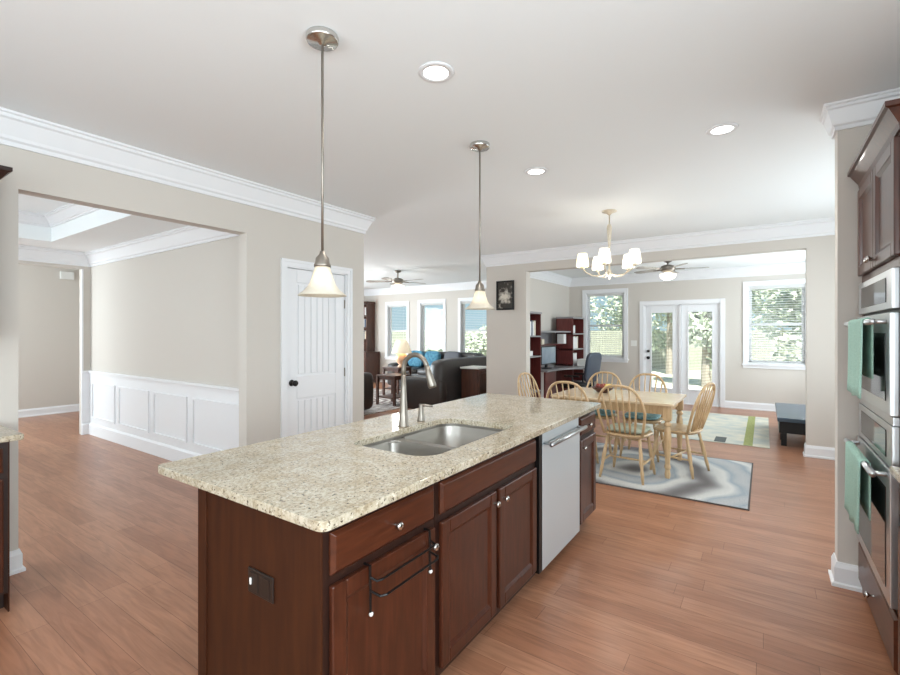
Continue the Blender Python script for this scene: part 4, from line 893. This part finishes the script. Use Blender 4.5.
MB().box(7.08, 7.5, 4.22, 4.58, 0.04, 0.79).box(7.10, 7.48, 4.24, 4.56, 0, 0.04).build('body', M['brownwood'], cb, 0.003)
MB().box(7.06, 7.52, 4.20, 4.60, 0.79, 0.82).build('top', M['white'], cb, 0.004)
frame_door(None, 7.09, 7.49, 0.06, 0.77, 4.22, -1, cb, 'brownwood')
def side_table(x, y, hx, hy, z, label):
    t = thing('side_table', (x, y, 0), label, 'table', 'small dark wood tables')
    MB().box(x-hx, x+hx, y-hy, y+hy, z-0.03, z).build('top', M['brownwood'], t, 0.004)
    MB().box(x-hx+0.03, x+hx-0.03, y-hy+0.03, y+hy-0.03, z-0.09, z-0.03).build('apron', M['brownwood'], t)
    MB().box(x-hx+0.02, x+hx-0.02, y-hy+0.02, y+hy-0.02, 0.15, 0.17).build('lower_shelf', M['brownwood'], t)
    for sx_ in (-1, 1):
        for sy_ in (-1, 1): MB().box(x+sx_*(hx-0.025)-0.022, x+sx_*(hx-0.025)+0.022, y+sy_*(hy-0.025)-0.022, y+sy_*(hy-0.025)+0.022, 0.01, z-0.03).build('leg', M['brownwood'], t)
side_table(7.05, 6.2, 0.25, 0.25, 0.60, 'dark wood side table in front, left of the kitchen faucet')
side_table(8.14, 7.05, 0.24, 0.24, 0.65, 'small dark wood table carrying the table lamp')
lp = thing('table_lamp', (8.19, 6.95, 0.65), 'lit table lamp with a cream pleated shade and peach base', 'lamp')
MB().lathe([(0, 0), (0.09, 0), (0.10, 0.02), (0.06, 0.05), (0.12, 0.12), (0.145, 0.20), (0.12, 0.28), (0.05, 0.33), (0.02, 0.36), (0.015, 0.40), (0, 0.40)], (8.19, 6.95, 0.651), 20).build('base', M['lampbase'], lp, smooth=True)
MB().lathe([(0.23, 0.32), (0.235, 0.325), (0.15, 0.56), (0.11, 0.63), (0.105, 0.63), (0.145, 0.56), (0.225, 0.325)], (8.19, 6.95, 0.651), 28).build('lamp_shade', M['lampshade'], lp, smooth=True)
light('lamp_bulb_light', 'POINT', (8.19, 6.95, 1.12), 2.5, (1, 0.85, 0.66), 0.06)
ac = thing('armchair', (5.75, 6.3, 0.01), 'dark leather armchair just past the pantry wall edge', 'chair')
MB().box(5.35, 6.05, 6.0, 6.65, 0.07, 0.40).build('base', M['leather'], ac, 0.03)
for y in (5.93, 6.72): MB().pillow((5.70, y, 0.40), (0.42, 0.11, 0.34), 12, 0.32).build('armrest', M['leather'], ac, smooth=True)
MB().pillow((5.33, 6.32, 0.60), (0.13, 0.44, 0.42), 12, 0.3).build('backrest', M['leather'], ac, smooth=True)
MB().pillow((5.80, 6.32, 0.44), (0.36, 0.29, 0.08), 10, 0.35).build('seat_cushion', M['leather'], ac, smooth=True)
bc = thing('bookcase', (9.8, 9.85, 0), 'tall dark wood bookcase on a deeper cabinet in the living room corner', 'bookcase')
MB().box(9.45, 10.03, 9.35, 10.6, 0.0, 0.90).build('lower_cabinet', M['brownwood'], bc, 0.004)
MB().box(9.70, 10.03, 9.55, 9.58, 0.9, 2.30).box(9.70, 10.03, 10.55, 10.58, 0.9, 2.30).box(10.0, 10.03, 9.58, 10.55, 0.9, 2.30).box(9.68, 10.03, 9.53, 10.60, 2.30, 2.36).build('upper_case', M['brownwood'], bc)
for z in (1.25, 1.6, 1.95): MB().box(9.71, 10.0, 9.58, 10.55, z-0.012, z+0.012).build('shelf', M['brownwood'], bc)
for j, z in enumerate((1.262, 1.612, 1.962)):
    yy = 9.6
    for i in range(4):
        m = ('bookred', 'bookcream', 'bookblue', 'white')[(i+j) % 4]
        bk(9.76, 9.94, yy, yy+0.05, z, z+0.22+0.01*i, m, 'book standing in the living room corner bookcase', group='books in the corner bookcase'); yy += 0.058

# ------------------------------------------------------------------ outside
struct('ground', MB().box(10.5, 60, -30, 45, -0.5, -0.3), M['lawn'])
struct('ground_patio', MB().box(10.5, 14.5, -2.5, 4.5, -0.3, -0.12), M['patio'])
fc = thing('garden_fence', (24, 6, -0.3), 'weathered grey board fence across the far side of the garden', 'fence')
mbf = MB(); y = -14
while y < 34: mbf.box(23.98, 24.02, y, y+0.135, -0.3, 1.55); y += 0.145
mbf.build('boards', M['fence'], fc)
MB().box(24.02, 24.06, -14, 34, 0.0, 0.09).box(24.02, 24.06, -14, 34, 1.2, 1.29).build('rail', M['fence'], fc)
def tree(x, y, h, r, label, seed, n=2600, low=0.25):
    rnd = random.Random(seed); t = thing('garden_tree', (x, y, -0.3), label, 'tree', 'trees in the garden')
    MB().tube([(x, y, -0.3), (x+0.1, y, h*0.35), (x, y+0.1, h*0.8)], [0.16, 0.11, 0.04], 8).build('trunk', M['bark'], t)
    mb = MB(); blobs = [(x+rnd.uniform(-1, 1)*r*0.6, y+rnd.uniform(-1, 1)*r*0.6, h*(low+(1-low)*rnd.random()*0.85), r*rnd.uniform(0.35, 0.6)) for _ in range(14)]
    for i in range(n):
        bx, by, bz, br = rnd.choice(blobs); d_ = Vector((rnd.gauss(0, 1), rnd.gauss(0, 1), rnd.gauss(0, 1))).normalized()*br*rnd.uniform(0.6, 1.05)
        c_ = Vector((bx, by, bz))+d_; u = Vector((rnd.gauss(0, 1), rnd.gauss(0, 1), rnd.gauss(0, 1))).normalized(); v = u.orthogonal().normalized(); s_ = rnd.uniform(0.07, 0.14)
        mb.b.faces.new([mb.b.verts.new(c_+u*s_), mb.b.verts.new(c_+v*s_*0.6), mb.b.verts.new(c_-u*s_), mb.b.verts.new(c_-v*s_*0.6)])
    me = bpy.data.meshes.new('crown'); mb.b.to_mesh(me); mb.b.free(); me.materials.append(M['foliage'])
    o = bpy.data.objects.new('crown', me); C.objects.link(o); o.parent = t; o.location = (-x, -y, 0.3)
tree(20.5, 7.8, 5.0, 1.5, 'leafy tree seen through the sunroom window beside the desk', 1)
tree(21.3, 3.3, 6.0, 1.45, 'leafy tree seen through the left french door', 2, 2600, 0.15)
tree(17.0, 1.55, 3.6, 1.0, 'leafy tree seen through the right french door', 3, 2400, 0.15)
tree(15.8, -1.0, 3.6, 1.3, 'dense shrub-like tree seen through the window above the bench', 4, 3200, 0.02)
tree(21.5, 15.6, 1.3, 1.3, 'low rounded bush seen through the middle living room window', 5, 2600, 0.02)
tree(20.5, 19.6, 1.2, 1.3, 'low rounded bush seen through the living room window behind the lamp', 6, 2600, 0.02)
tree(20.5, 12.2, 1.6, 1.4, 'low rounded bush seen through the living room window behind the pendant', 7, 2600, 0.02)
tree(28.0, 6.6, 6.6, 1.7, 'leafy tree standing beyond the fence behind the desk window', 8, 2600, 0.25)
tree(28.5, 1.2, 7.0, 1.7, 'tall leafy tree standing beyond the fence behind the right french door', 9, 2600, 0.25)
tree(28.0, 11.4, 6.0, 1.6, 'leafy tree standing beyond the fence at the far left of the sunroom', 10, 2400, 0.25)
